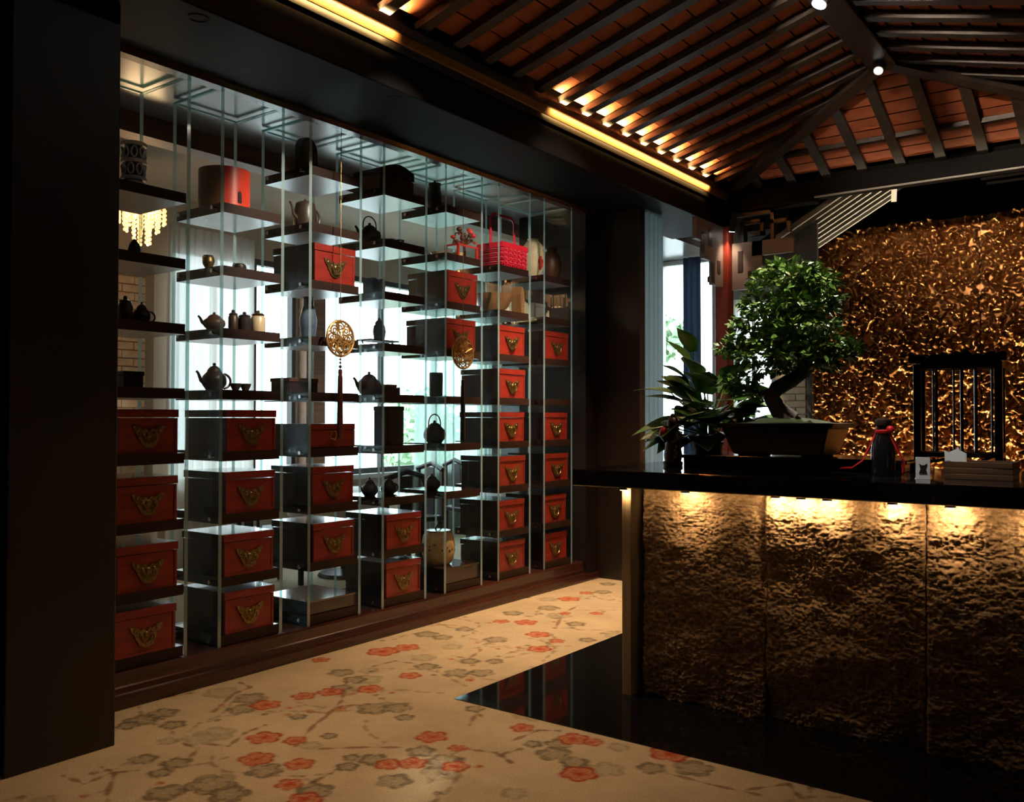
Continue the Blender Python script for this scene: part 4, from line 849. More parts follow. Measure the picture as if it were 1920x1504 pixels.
# seventh bay
r = thing('cream_vase', 'cream glazed vase painted with a red flower', 'vase', at(6, 7, 0.118, 0.19))
MB().lathe([(0.001, 0), (0.06, 0), (0.066, 0.02), (0.095, 0.10), (0.104, 0.19), (0.094, 0.26), (0.06, 0.305), (0.045, 0.32), (0.05, 0.332), (0.04, 0.332), (0.035, 0.30), (0.001, 0.29)], 26).build('body', 'cream_glaze', r, smooth=True)
for (a, z, s) in ((-0.2, 0.10, 1.0), (-0.05, 0.13, 0.8), (-0.35, 0.13, 0.8), (-0.2, 0.16, 0.7), (-0.15, 0.075, 0.7), (-0.5, 0.2, 0.35), (0.15, 0.22, 0.35)):
    R_ = 0.066+0.029*min(1, (z-0.02)/0.08) if z < 0.1 else 0.098
    MB().ball((R_*math.cos(a), R_*math.sin(a), z), 0.028*s, 6, sq=(0.35, 1, 1)).build('petal', 'red_paint', r, smooth=True)
r = thing('copper_jar', 'dull copper jar at the far end of the display', 'jar', at(6, 7, 0.335, 0.15))
MB().lathe([(0.001, 0), (0.06, 0), (0.085, 0.06), (0.092, 0.14), (0.075, 0.22), (0.05, 0.25), (0.055, 0.27)], 22).build('body', 'clay_brown', r, smooth=True)
MB().lathe([(0.058, 0.27), (0.055, 0.285), (0.02, 0.30), (0.001, 0.302)], 18).build('lid', 'clay_brown', r, smooth=True)
r = thing('pale_box', 'small pale box below the cream vase', 'box', at(6, 6, 0.12, 0.25)); MB().box(-0.07, 0.07, 0, 0.17, 0, 0.11).build('body', 'bracket_grey', r, bevel=0.004); MB().box(-0.073, 0.073, -0.003, 0.173, 0.11, 0.14).build('lid', 'bracket_grey', r, bevel=0.005)

# ---- hanging medallions with tassels, in front of the glass
def medallion(label, y, zc, R, L, tmat):
    r = thing('medallion', label, 'ornament', (-4.20, y, zc), 0.0, 'gilt medallions hanging before the display')
    MB().tube([(0, R*math.cos(a), R*math.sin(a)) for a in np.linspace(0, 2*PI, 41)], 0.0085, 8, caps=False).build('rim', 'gold_bright', r, smooth=True)
    rr = random.Random(int(y*100)); mb = MB()
    for k in range(8):
        a = 2*PI*k/8; c = (0.62*R*math.cos(a), 0.62*R*math.sin(a))
        mb.tube([(0.0, c[0]+0.27*R*math.cos(t_), c[1]+0.27*R*math.sin(t_)) for t_ in np.linspace(0, 2*PI, 17)], 0.0056, 5, caps=False)
        mb.tube([(0.0, 0.2*R*math.cos(a), 0.2*R*math.sin(a)), (0.003, 0.45*R*math.cos(a+0.3), 0.45*R*math.sin(a+0.3)), (0.0, 0.95*R*math.cos(a+0.35), 0.95*R*math.sin(a+0.35))], 0.0058, 5)
        mb.tube([(0.0, c[0]+0.12*R*math.cos(t_+a), c[1]+0.12*R*math.sin(t_+a)) for t_ in np.linspace(0, 2*PI, 9)], 0.0055, 5, caps=False)
    for k in range(12):
        a = rr.uniform(0, 6.28); q = R*0.92*math.sqrt(rr.random()); l_ = rr.uniform(0.012, 0.028); b_ = rr.uniform(0, 6.28); c = (q*math.cos(a), q*math.sin(a))
        mb.tube([(0.002, c[0]-l_*math.cos(b_), c[1]-l_*math.sin(b_)), (0.004, c[0]+0.005, c[1]+0.004), (0.002, c[0]+l_*math.cos(b_), c[1]+l_*math.sin(b_))], [0.004, 0.007, 0.004], 5)
    mb.ball((0, 0, 0), 0.18*R, 7, sq=(0.3, 1, 1))
    mb.build('openwork', 'gold_bright', r, smooth=True)
    MB().tube([(0, 0, R), (0, 0, 3.29-zc)], 0.0022, 5).build('cord', 'brass', r)
    MB().tube([(0, 0, -R), (0, 0, -R-0.085)], 0.003, 5).build('cord', 'brass', r)
    for q, dz in enumerate((0.02, 0.042, 0.066)): MB().ball((0, 0, -R-dz), 0.008+0.003*(q == 2), 6).build('bead', 'iron', r, smooth=True)
    zt = -R-0.085
    MB().lathe([(0.001, zt+0.006), (0.013, zt), (0.014, zt-0.02), (0.012, zt-0.03), (0.016, zt-0.05), (0.020, zt-L), (0.001, zt-L)], 12).build('tassel', tmat, r, smooth=True)
medallion('round gold openwork medallion with a long brown tassel', 3.871, 1.938, 0.110, 0.43, 'tassel_brown')
medallion('round gold openwork medallion with a long black tassel', 5.07, 1.918, 0.115, 0.44, 'tassel_black')

# ================================================================== RECEPTION COUNTER
ct = thing('reception_counter', 'reception counter with black granite top and rough-hewn lit stone front', 'counter', (-2.30, 4.5, 0.0))
def cpart(mb, name, m, **kw):
    o = mb.build(name, m, ct, **kw); o.matrix_parent_inverse = Matrix.Translation((2.30, -4.5, 0)); return o
cpart(MB().box(-2.62, 2.2, 4.08, 5.35, 1.082, 1.17), 'countertop', 'counter_granite', bevel=0.006)
cpart(MB().box(-2.348, -2.293, 4.14, 5.25, 0.0, 1.082), 'end_panel', 'stone_edge', bevel=0.004)
cpart(MB().box(-2.293, 2.1, 4.32, 5.20, 0.0, 1.082), 'carcass', 'dark_wood')
def slab_mesh(w, h, seed):
    st = 0.0045; nx = int(w/st)+1; nz = int(h/st)+1; sh_ = (nz, nx)
    rid = lambda c, s: 1-np.abs(2*vnoise(sh_, c, s)-1)
    hgt = 0.055*vnoise(sh_, (h*3.2, w*3.0), seed)+0.022*rid((h*7, w*6), seed+1)+0.014*vnoise(sh_, (h*18, w*12), seed+2)+0.013*rid((h*42, w*24), seed+3)*vnoise(sh_, (h*9, w*7), seed+7)+0.012*rid((h*80, w*50), seed+4)+0.009*rid((h*130, w*95), seed+5)+0.006*vnoise(sh_, (h*200, w*190), seed+6)
    u = np.linspace(0, 1, nx)[None, :]; hgt = hgt-0.045
    edge = np.minimum(1, np.minimum(u, 1-u)*w/0.012); hgt = hgt*(0.75+0.25*edge)-0.004*(1-edge)
    X, Z = np.meshgrid(np.linspace(0, w, nx), np.linspace(0, h, nz))
    P = np.stack([X, -hgt, Z], -1)
    return grid_mesh('stone_slab', P, 'stone')
edges = [-2.262, -1.600, -0.883, -0.16, 0.56, 1.28, 2.0]
for i in range(len(edges)-1):
    w = edges[i+1]-edges[i]-0.002
    o = linked('stone_slab', slab_mesh(w, 1.075, 40+i*13), ct, (edges[i]+2.30, 4.235-4.5, 0.004))
    o.modifiers.new('thickness', 'SOLIDIFY').thickness = 0.03
puck = MB().lathe([(0.0001, 0.0), (0.022, 0.0), (0.022, 0.010), (0.0001, 0.010)], 14).mesh('puck_light', 'fixture')
lens = MB().lathe([(0.0001, -0.002), (0.016, -0.002), (0.016, 0.0), (0.0001, 0.0)], 14).mesh('lens', 'lamp_glow_warm')
for x, e in ((-2.32, 0.5), (-1.98, 2.4), (-1.52, 2.6), (-1.40, 2.6), (-1.28, 2.4), (-1.0, 2.2), (-0.77, 2.6), (-0.42, 2.4), (0.0, 5), (0.4, 5), (0.8, 5), (1.3, 5)):
    p_ = linked('puck_light', puck, ct, (x+2.30, (4.128 if x > -2.3 else 4.106)-4.5, 1.071)); linked('lens', lens, p_)
    lamp('SPOT', 'counter_spot', (x, 4.135 if x > -2.3 else 4.106, 1.066), (x, 4.26, 1.005), e*3.6, (1.0, 0.64, 0.31), size=0.012, angle=132, blend=1.0)
lamp('AREA', 'counter_strip', (-0.2, 4.12, 1.064), (-0.2, 4.25, 1.03), 2.6, (1.0, 0.62, 0.28), size=4.0, sy=0.012, angle=150)

# ---- things on the counter
ZT = 1.17
r = thing('black_tray', 'long low black lacquer stand under the bonsai', 'stand', (-1.70, 4.98, ZT))
MB().box(-0.62, 0.62, -0.24, 0.26, 0.045, 0.065).build('top', 'black_lacquer', r, bevel=0.004)
for x in (-0.56, 0.56):
    MB().box(x-0.03, x+0.03, -0.22, 0.24, 0.0, 0.045).build('foot', 'black_lacquer', r, bevel=0.003)
MB().box(-0.53, 0.53, -0.225, -0.205, 0.004, 0.045).build('apron', 'black_lacquer', r); MB().box(-0.53, 0.53, 0.22, 0.24, 0.0, 0.045).build('apron', 'black_lacquer', r)
# bonsai
bx0, by0, bz0 = -1.775, 4.98, ZT+0.065
bon = thing('bonsai_tree', 'bonsai tree with twisted trunk and leafy pads in a black pot', 'bonsai', (bx0, by0, bz0))
def pot_prof(mb, z0, z1, w0, d0, w1, d1, mi=0, open_=False):
    vs = [(sx*w/2, sy*d/2, z) for (w, d, z) in ((w0, d0, z0), (w1, d1, z1)) for sx, sy in ((-1, -1), (1, -1), (1, 1), (-1, 1))]
    fs = [(i, (i+1) % 4, 4+(i+1) % 4, 4+i) for i in range(4)]+[(3, 2, 1, 0)]
    if not open_: fs.append((4, 5, 6, 7))
    return mb.add(vs, fs, mi)
pb = pot_prof(MB(), 0.007, 0.158, 0.50, 0.30, 0.60, 0.40)
po = pb.build('pot', 'pot_black', bon, bevel=0.012)
pot_prof(MB(), 0.156, 0.182, 0.645, 0.44, 0.675, 0.47).build('rim', 'pot_black', po, bevel=0.006)
for sx in (-1, 1):
    for sy in (-1, 1): pot_prof(MB(), 0.0, 0.012, 0.09, 0.05, 0.10, 0.07).build('foot', 'pot_black', po, loc=(sx*0.18, sy*0.10, 0))
sm = MB().lathe([(0.20, 0.183), (0.17, 0.192), (0.10, 0.208), (0.001, 0.214)], 20, squash=(1.35, 0.85)); sm.build('soil_mound', 'moss', bon, smooth=True)
def BP(px, py, dy=0.0): return Vector((-2.112+(px-1362)*0.003027-bx0, dy, 1.419+(792-py)*0.00299-bz0))
trunk = MB()
tp = [BP(1482, 790), BP(1462, 768, -0.01), BP(1450, 745, -0.02), BP(1458, 728, -0.01), BP(1482, 713, 0.02), BP(1502, 697, 0.04), BP(1506, 672, 0.03), BP(1494, 640, 0.0), BP(1484, 600, -0.02), BP(1490, 560, 0.0), BP(1486, 520, 0.02)]
trunk.tube(tp, [0.066, 0.050, 0.046, 0.044, 0.042, 0.040, 0.036, 0.030, 0.024, 0.018, 0.010], 12)
trunk.build('trunk', 'bark', bon, smooth=True)
for pts, rs in (([tp[0]+Vector((0.03, -0.02, -0.02)), BP(1500, 785, -0.05), BP(1520, 792, -0.07)], [0.03, 0.022, 0.008]), ([tp[0], BP(1462, 788, -0.06), BP(1448, 794, -0.09)], [0.03, 0.02, 0.008]),
                ([tp[3], BP(1430, 738, -0.04), BP(1405, 728, -0.06), BP(1388, 715, -0.06)], [0.020, 0.015, 0.011, 0.006]), ([tp[6], BP(1535, 665, 0.05), BP(1575, 655, 0.06)], [0.02, 0.014, 0.006]),
                ([tp[7], BP(1450, 640, -0.05), BP(1400, 650, -0.08), BP(1365, 648, -0.07)], [0.022, 0.017, 0.012, 0.006]), ([tp[8], BP(1525, 585, 0.0), BP(1555, 565, 0.0)], [0.016, 0.012, 0.005]),
                ([tp[8], BP(1450, 575, 0.05), BP(1425, 560, 0.08)], [0.016, 0.011, 0.005]), ([tp[7], BP(1500, 630, 0.10), BP(1505, 620, 0.18)], [0.018, 0.012, 0.005]), ([tp[9], BP(1470, 535, -0.07), BP(1455, 520, -0.1)], [0.012, 0.009, 0.004]), ([tp[9], BP(1515, 530, -0.05), BP(1535, 520, -0.06)], [0.012, 0.009, 0.004])):
    MB().tube(pts, rs, 8).build('branch', 'bark', bon, smooth=True)
PADS = [(1487, 508, 62, 20), (1470, 532, 70, 24), (1520, 535, 50, 26), (1558, 562, 26, 12), (1450, 568, 66, 24), (1505, 575, 66, 26), (1440, 603, 66, 24), (1500, 612, 76, 26), (1405, 635, 48, 18), (1460, 640, 70, 22), (1535, 645, 56, 18), (1585, 655, 26, 12), (1372, 650, 34, 13), (1430, 662, 62, 20), (1500, 668, 66, 18), (1560, 670, 40, 12), (1385, 712, 42, 18), (1400, 735, 28, 12), (1358, 718, 24, 10), (1455, 690, 40, 10), (1540, 690, 34, 8)]
def leaf_cloud(pads, n_per, size, name, matn, parent, seed):
    rg = np.random.default_rng(seed); V = []; Fq = []
    tot = sum(a*b_ for _, _, a, b_ in pads)
    for (px, py, rx, ry) in pads:
        c = BP(px, py); ax, az = rx*0.00295, ry*0.0025; ay = min(ax, 0.20)
        n = int(n_per*(rx*ry)/tot*len(pads))
        d = rg.normal(size=(n, 3)); d /= np.linalg.norm(d, axis=1, keepdims=True); rad = rg.uniform(0.45, 1.05, n)**0.6
        pos = np.array(c)+d*rad[:, None]*np.array([ax, ay, az])
        for p, dd in zip(pos, d):
            L = size*rg.uniform(0.6, 1.25); out = dd*np.array([1, 1, 0.3])+rg.normal(size=3)*0.55; out /= np.linalg.norm(out)
            nrm = np.array([0, 0, 1.0])+rg.normal(size=3)*0.45; side = np.cross(out, nrm); side /= (np.linalg.norm(side)+1e-9); up = np.cross(side, out)
            w = L*0.30; k = len(V)
            V += [p, p+out*L*0.45+side*w+up*L*0.06, p+out*L-up*L*0.12, p+out*L*0.45-side*w+up*L*0.06, p+out*L*0.5-up*L*0.03]
            Fq += [(k, k+1, k+4), (k+1, k+2, k+4), (k+2, k+3, k+4), (k+3, k, k+4)]
    me = bpy.data.meshes.new(name); me.from_pydata([tuple(v) for v in V], [], Fq); me.materials.append(MATS[matn]); me.update()
    o = linked(name, me, parent); o['kind'] = 'stuff'; o['label'] = 'small glossy green leaves in layered pads'; return o
leaf_cloud(PADS, 260, 0.048, 'foliage', 'leaf_bonsai', bon, 5)

# large-leaved plant behind the figurine
def leaf_mesh(L, w, curl, heart=0.25, nseg=9):
    V = []; Fq = []
    for i in range(nseg+1):
        u = i/nseg; wd = w*(math.sin(PI*min(1, (u+heart*0.55)/(1+heart*0.55)))**0.8)*(1-u**4*0.6) if u < 1 else 0.0005
        x = L*u; z = -curl*L*u*u
        for s, lift in ((-1, 0.22), (-0.5, 0.10), (0, 0), (0.5, 0.10), (1, 0.22)): V.append((x-(0.10*L*heart*abs(s) if i == 0 else 0), s*wd, z+lift*wd*(1-0.5*u)))
    for i in range(nseg):
        for j in range(4): a = i*5+j; Fq.append((a, a+1, a+6, a+5))
    me = bpy.data.meshes.new('leaf'); me.from_pydata(V, [], Fq); me.materials.append(MATS['leaf_plant']); me.update()
    me.polygons.foreach_set('use_smooth', [True]*len(Fq)); return me
pcx, pcy = -2.31, 5.13
pln = thing('leafy_plant', 'broad-leaved green plant at the left end of the counter', 'plant', (pcx, pcy, ZT))
MB().lathe([(0.001, 0), (0.07, 0), (0.078, 0.02), (0.095, 0.11), (0.102, 0.13), (0.094, 0.13), (0.085, 0.11), (0.001, 0.105)], 22).build('pot', 'pot_black', pln, smooth=True)
LEAVES = [  # tip direction az (deg, 0 = +X), elevation deg, stem length, leaf length, width
 (176, 40, 0.40, 0.30, 0.060), (190, 22, 0.24, 0.32, 0.085), (185, -2, 0.20, 0.28, 0.075), (200, 60, 0.30, 0.22, 0.06), (170, 62, 0.38, 0.22, 0.06), (150, 30, 0.22, 0.26, 0.08), (230, 10, 0.2, 0.26, 0.10), (260, 25, 0.26, 0.24, 0.10), (290, 40, 0.30, 0.24, 0.09), (320, 25, 0.30, 0.24, 0.10), (345, 30, 0.34, 0.22, 0.10), (0, 15, 0.34, 0.24, 0.11), (10, 40, 0.36, 0.20, 0.09), (40, 45, 0.32, 0.22, 0.09), (80, 50, 0.34, 0.22, 0.08), (120, 55, 0.36, 0.22, 0.08), (215, 45, 0.30, 0.24, 0.08), (245, 55, 0.34, 0.22, 0.08), (275, 65, 0.40, 0.20, 0.07), (330, 58, 0.40, 0.22, 0.08), (355, 55, 0.44, 0.18, 0.07), (300, 5, 0.2, 0.22, 0.09), (235, -12, 0.18, 0.22, 0.09), (205, -16, 0.22, 0.24, 0.09), (275, -5, 0.16, 0.2, 0.08), (185, 75, 0.46, 0.20, 0.05), (250, 80, 0.5, 0.18, 0.05), (350, -2, 0.36, 0.24, 0.12), (335, 8, 0.30, 0.24, 0.12)]
LEAVES += [(random.uniform(190, 370), random.uniform(5, 70), random.uniform(0.16, 0.42), random.uniform(0.17, 0.24), random.uniform(0.07, 0.10)) for k in range(26)]
for az, el, sl, L, w in LEAVES:
    a = math.radians(az+random.uniform(-8, 8)); e = math.radians(el)
    d = Vector((math.cos(a)*math.cos(e), math.sin(a)*math.cos(e), math.sin(e)))
    base = Vector((random.uniform(-0.03, 0.03), random.uniform(-0.03, 0.03), 0.11)); mid = base+Vector((d.x*0.35*sl, d.y*0.35*sl, 0.6*sl*max(0.35, d.z+0.2))); tip = base+Vector((d.x*sl*0.8, d.y*sl*0.8, sl*max(0.3, d.z+0.15)))
    st_ = MB().tube([base, mid, tip], [0.007, 0.005, 0.004], 6).build('stem', 'leaf_plant', pln, smooth=True)
    lo = linked('leaf', leaf_mesh(L*1.0, w*1.25, random.uniform(0.12, 0.4)), pln, tip)
    ex = d.copy(); ex.z = ex.z*0.5-0.1; ex.normalize(); ey = Vector((0, 0, 1)).cross(ex).normalized(); ez = ex.cross(ey)
    lo.rotation_euler = (Matrix((ex, ey, ez)).transposed() @ Matrix.Rotation(random.uniform(-0.5, 0.5), 3, 'X')).to_euler()
    lo.modifiers.new('thickness', 'SOLIDIFY').thickness = 0.0015
# figurine with red bag
r = thing('figurine', 'small brown carved figurine with a red bundle', 'figurine', (-2.34, 4.72, ZT))
MB().lathe([(0.001, 0), (0.055, 0), (0.058, 0.02), (0.045, 0.03), (0.001, 0.03)], 18).build('base', 'clay_dark', r, smooth=True)
MB().lathe([(0.05, 0.03), (0.055, 0.06), (0.046, 0.12), (0.042, 0.17), (0.034, 0.20), (0.018, 0.215)], 18, squash=(1, 0.8)).build('robe', 'clay_brown', r, smooth=True)
MB().ball((0.0, 0, 0.245), 0.034, 8, sq=(1, 1, 1.1)).build('head', 'clay_brown', r, smooth=True)
MB().ball((0.0, 0.0, 0.285), 0.016, 6).build('topknot', 'clay_dark', r, smooth=True)
MB().ball((-0.048, -0.02, 0.185), 0.03, 7, sq=(0.9, 0.9, 1.25)).build('red_bundle', 'ribbon_red', r, smooth=True)
MB().tube([(0.03, -0.01, 0.185), (0.052, -0.04, 0.15), (0.02, -0.055, 0.13)], [0.014, 0.012, 0.010], 7).build('arm', 'clay_brown', r, smooth=True)
MB().tube([(-0.03, -0.01, 0.185), (-0.05, -0.035, 0.16), (-0.02, -0.055, 0.14)], [0.014, 0.012, 0.010], 7).build('arm', 'clay_brown', r, smooth=True)
for k in range(6): MB().ball((0.035+0.006*(k % 2), -0.038, 0.05+0.02*k), 0.011, 5).build('garland_bead', 'wood_tan', r, smooth=True)
# dark bottle with red ribbons
r = thing('dark_bottle', 'dark bottle tied with red ribbon on the counter', 'bottle', (-1.135, 4.52, ZT))
MB().lathe([(0.001, 0), (0.050, 0), (0.054, 0.01), (0.055, 0.12), (0.048, 0.165), (0.034, 0.195), (0.030, 0.235), (0.034, 0.245), (0.034, 0.265), (0.001, 0.268)], 22).build('body', 'black_lacquer', r, smooth=True)
MB().lathe([(0.035, 0.238), (0.038, 0.242), (0.037, 0.266), (0.02, 0.276), (0.001, 0.278)], 18).build('cap', 'clay_dark', r, smooth=True)
MB().lathe([(0.0345, 0.20), (0.038, 0.204), (0.038, 0.216), (0.034, 0.220)], 18).build('ribbon_band', 'ribbon_red', r, smooth=True)
MB().ball((0.036, -0.02, 0.222), 0.020, 6, sq=(1, 0.6, 0.9)).build('ribbon_knot', 'ribbon_red', r, smooth=True)
for pts in ([(0.03, 0.0, 0.21), (0.06, 0.01, 0.15), (0.085, 0.0, 0.09), (0.09, -0.01, 0.02)], [(-0.03, 0, 0.21), (-0.058, -0.02, 0.14), (-0.09, -0.03, 0.07), (-0.14, -0.02, 0.035), (-0.20, 0, 0.03)], [(0.03, -0.01, 0.20), (0.07, -0.02, 0.12), (0.10, -0.02, 0.07), (0.095, -0.02, 0.01)]):
    MB().tube(pts, [0.007, 0.007, 0.008, 0.008, 0.007][:len(pts)], 6, flat=0.35).build('ribbon_tail', 'ribbon_red', r, smooth=True)
# white card with black bow mark
r = thing('white_card', 'small upright white card with a black bow shape', 'card', (-0.925, 4.36, ZT), 0.35)
MB().box(-0.030, 0.030, -0.003, 0.003, 0.0, 0.100).build('card', 'paper_white', r, bevel=0.001)
MB().plate([(-0.017, 0.026), (0.017, 0.026), (0.011, 0.047), (0.017, 0.072), (0.006, 0.064), (-0.006, 0.064), (-0.017, 0.072), (-0.011, 0.047)], 0.002, plane='xz', off=(0, -0.005, 0)).build('bow_mark', 'tassel_black', r)
MB().box(-0.028, 0.028, 0.003, 0.04, 0.0, 0.004).build('foot', 'paper_white', r)
# stack of three flat wooden trays
for k in range(3):
    r = thing('wooden_tray', 'flat brown wooden tray, %s of the stack beside the white card' % ('lowest', 'middle', 'topmost')[k], 'tray', (-0.72, 4.56, ZT+k*0.027), random.uniform(-0.02, 0.02), 'stacked wooden trays')
    MB().box(-0.135, 0.135, -0.10, 0.10, 0.0, 0.008).build('base', 'box_wood', r)
    rm = MB()
    for (x0, x1, y0, y1) in ((-0.14, 0.14, -0.105, -0.093), (-0.14, 0.14, 0.093, 0.105), (-0.14, -0.128, -0.093, 0.093), (0.128, 0.14, -0.093, 0.093)): rm.box(x0, x1, y0, y1, 0.0, 0.026)
    rm.build('rim', 'box_wood', r, bevel=0.002)
r = thing('paper_holder', 'white pointed paper holder on top of the wooden trays', 'paper holder', (-0.83, 4.58, ZT+0.062))
MB().plate([(-0.042, 0), (0.042, 0), (0.044, 0.055), (0.030, 0.050), (0.012, 0.082), (0.0, 0.060), (-0.022, 0.056), (-0.044, 0.062)], 0.004, plane='xz', off=(0, -0.02, 0)).build('front_sheet', 'tissue_white', r)
MB().plate([(-0.042, 0), (0.042, 0), (0.042, 0.05), (0.0, 0.07), (-0.042, 0.05)], 0.004, plane='xz', off=(0, 0.02, 0)).build('back_sheet', 'tissue_white', r)
MB().box(-0.042, 0.042, -0.016, 0.020, 0.0, 0.004).build('base', 'tissue_white', r)
# black frame stand with slender rods and carved crest
r = thing('rod_stand', 'black openwork stand with slender rods and carved crest before the gilt screen', 'stand', (-0.91, 5.14, ZT))
for x in (-0.19, 0.19):
    for y in (-0.07, 0.07): MB().box(x-(0.018 if y < 0 else 0.010), x+(0.018 if y < 0 else 0.010), y-0.012, y+0.012, 0.0, 0.56).build('post', 'black_lacquer', r, bevel=0.002)
for x in (-0.10, 0.02, 0.085): MB().tube([(x, -0.06, 0.10), (x, -0.06, 0.56)], 0.008, 8).build('rod', 'black_lacquer', r, smooth=True)
for x in (-0.14, -0.04, 0.06, 0.14): MB().tube([(x, 0.065, 0.10), (x, 0.065, 0.56)], 0.005, 8).build('rod', 'black_lacquer', r, smooth=True)
for z0, z1 in ((0.075, 0.10), (0.53, 0.565)):
    for y in (-0.07, 0.07): MB().box(-0.19, 0.19, y-0.010, y+0.010, z0, z1).build('rail', 'black_lacquer', r, bevel=0.002)
    for x in (-0.19, 0.19): MB().box(x-0.010, x+0.010, -0.06, 0.06, z0, z1).build('rail', 'black_lacquer', r, bevel=0.002)
cr_ = []
for k in range(61):
    u = -0.23+0.46*k/60; cr_.append((u, 0.598+0.007*math.sin(k*0.9)+0.006*math.sin(k*0.37+1)+0.018*math.exp(-(u/0.09)**2)+0.014*(abs(u)/0.23)**4))
MB().plate([(-0.23, 0.565)]+cr_+[(0.23, 0.565)], 0.03, plane='xz', off=(0, -0.085, 0)).build('crest', 'black_lacquer', r)
for k in range(9):
    u = -0.19+0.38*k/8; MB().tube([(u+0.018*math.cos(t_), -0.09, 0.588+0.014*math.sin(t_)) for t_ in np.linspace(0, 5.2, 9)], 0.005, 5).build('scroll', 'black_lacquer', r, smooth=True)
MB().tube([(-0.19, -0.085, 0.10), (-0.12, -0.085, 0.05), (-0.03, -0.085, 0.07), (0.05, -0.085, 0.04), (0.12, -0.085, 0.06), (0.19, -0.085, 0.10)], 0.009, 6).build('apron_scroll', 'black_lacquer', r, smooth=True)

# ================================================================== CARVED GILT SCREEN
scr = thing('carved_screen', 'tall gilt wood screen densely carved with swirling foliage', 'screen', (-3.098, 9.58, 0.0))
def carve(w, h, seed):
    st = 0.0075; nx = int(w/st)+1; nz = int(h/st)+1; H = 0.012*vnoise((nz, nx), (h*8, w*8), seed)
    rg = np.random.default_rng(seed); xs = np.linspace(0, w, nx); zs = np.linspace(0, h, nz)
    def stroke(cx, cz, L, a0, bend, wd, ht):
        N = 11; t = np.linspace(-0.5, 0.5, N); a = a0+bend*t; px = cx+np.cumsum(np.cos(a))*L/N-np.cos(a0)*L/2; pz = cz+np.cumsum(np.sin(a))*L/N-np.sin(a0)*L/2
        i0 = max(0, int((pz.min()-wd)/st)); i1 = min(nz, int((pz.max()+wd)/st)+2); j0 = max(0, int((px.min()-wd)/st)); j1 = min(nx, int((px.max()+wd)/st)+2)
        if i1-i0 < 2 or j1-j0 < 2: return
        X, Z = np.meshgrid(xs[j0:j1], zs[i0:i1]); wl = wd*np.sqrt(np.clip(1-(2*t)**2*0.85, 0.05, 1))
        best = np.zeros(X.shape)
        for q in range(N):
            d = np.hypot(X-px[q], Z-pz[q])/wl[q]; best = np.maximum(best, np.sqrt(np.clip(1-d*d, 0, 1)))
        tx, tz = rg.normal(size=2)*0.45
        vein = 0.75+tx*(X-cx)/(L*0.5)+tz*(Z-cz)/(L*0.5); H[i0:i1, j0:j1] = np.maximum(H[i0:i1, j0:j1], best**0.7*ht*np.clip(vein, 0.2, 1.5)+0.35*H[i0:i1, j0:j1]*(best > 0))
    n = int(900*w*h)
    for k in range(n):
        big = n*0.5 < k < n*0.54
        stroke(rg.uniform(0, w), rg.uniform(0, h), rg.uniform(0.12, 0.30) if big else rg.uniform(0.03, 0.085), rg.uniform(0, 6.28), rg.normal()*2.2, rg.uniform(0.012, 0.022) if big else rg.uniform(0.010, 0.019), rg.uniform(0.02, 0.07)+0.05*k/n)
    H *= 0.9+0.2*vnoise(H.shape, (h*40, w*40), seed+9)
    X, Z = np.meshgrid(xs, zs); return grid_mesh('carved_panel', np.stack([X, -H, Z], -1), 'gold')
mA = carve(1.592, 3.387, 3); mB = carve(1.592, 3.387, 8)
for i, m_ in enumerate((mA, mB, mA)):
    linked('carved_panel', m_, scr, (i*1.597, 0, 0))
MB().box(-0.0, 4.79, 0.0, 0.03, 0.0, 3.387).build('backing', 'clay_dark', scr)
MB().box(-0.055, -0.008, -0.06, 0.03, 0.0, 3.3).build('edge_post', 'frame_dark', scr); MB().box(-0.008, 0.0, -0.05, 0.0, 0.0, 3.2).build('edge_bead', 'frame_white', scr)

# ================================================================== ROOM BEHIND THE DISPLAY
def chair_(loc, rz, label):
    r = thing('dining_chair', label, 'chair', loc, rz, 'dark chairs behind the display')
    for x in (-0.19, 0.19):
        for y in (-0.19, 0.19): MB().box(x-0.018, x+0.018, y-0.018, y+0.018, 0, 0.44).build('leg', 'chair_dark', r)
    MB().box(-0.22, 0.22, -0.22, 0.22, 0.44, 0.49).build('seat', 'chair_dark', r, bevel=0.01)
    for x in (-0.19, 0.19): MB().box(x-0.018, x+0.018, 0.185, 0.215, 0.49, 0.95).build('back_post', 'chair_dark', r)
    MB().tube([(-0.21, 0.20, 0.93), (0, 0.225, 0.99), (0.21, 0.20, 0.93)], 0.025, 8).build('crest_rail', 'chair_dark', r, smooth=True)
    MB().box(-0.07, 0.07, 0.192, 0.207, 0.49, 0.95).build('splat', 'chair_dark', r)
for q, (x, y, lab) in enumerate(((-6.15, 5.75, 'nearer'), (-6.0, 8.3, 'farther'))):
    r = thing('dining_table', 'round table with a white cloth behind the display, the %s one' % lab, 'table', (x, y, 0))
    MB().lathe([(0.001, 0.74), (0.52, 0.74), (0.53, 0.755), (0.52, 0.77), (0.001, 0.77)], 32).build('tabletop', 'cloth_white', r, smooth=True)
    MB().lathe([(0.525, 0.755), (0.535, 0.70), (0.53, 0.56)], 32).build('cloth_drop', 'cloth_white', r, smooth=True)
    MB().lathe([(0.001, 0), (0.26, 0), (0.24, 0.03), (0.05, 0.06), (0.045, 0.74)], 16).build('pedestal', 'chair_dark', r, smooth=True)
    for k, (dx, dy, rz, side) in enumerate(((0.72, -0.15, -PI/2-0.2, 'display'), (0.15, 0.74, -0.2, 'far wall'), (-0.15, -0.74, PI-0.2, 'pillar'))):
        chair_((x+dx, y+dy, 0), rz, 'dark dining chair at the %s white table, on the side toward the %s' % (lab, side))
ch = thing('chandelier', 'small crystal chandelier glowing orange behind the display', 'chandelier', (-6.3, 3.79, 3.5))
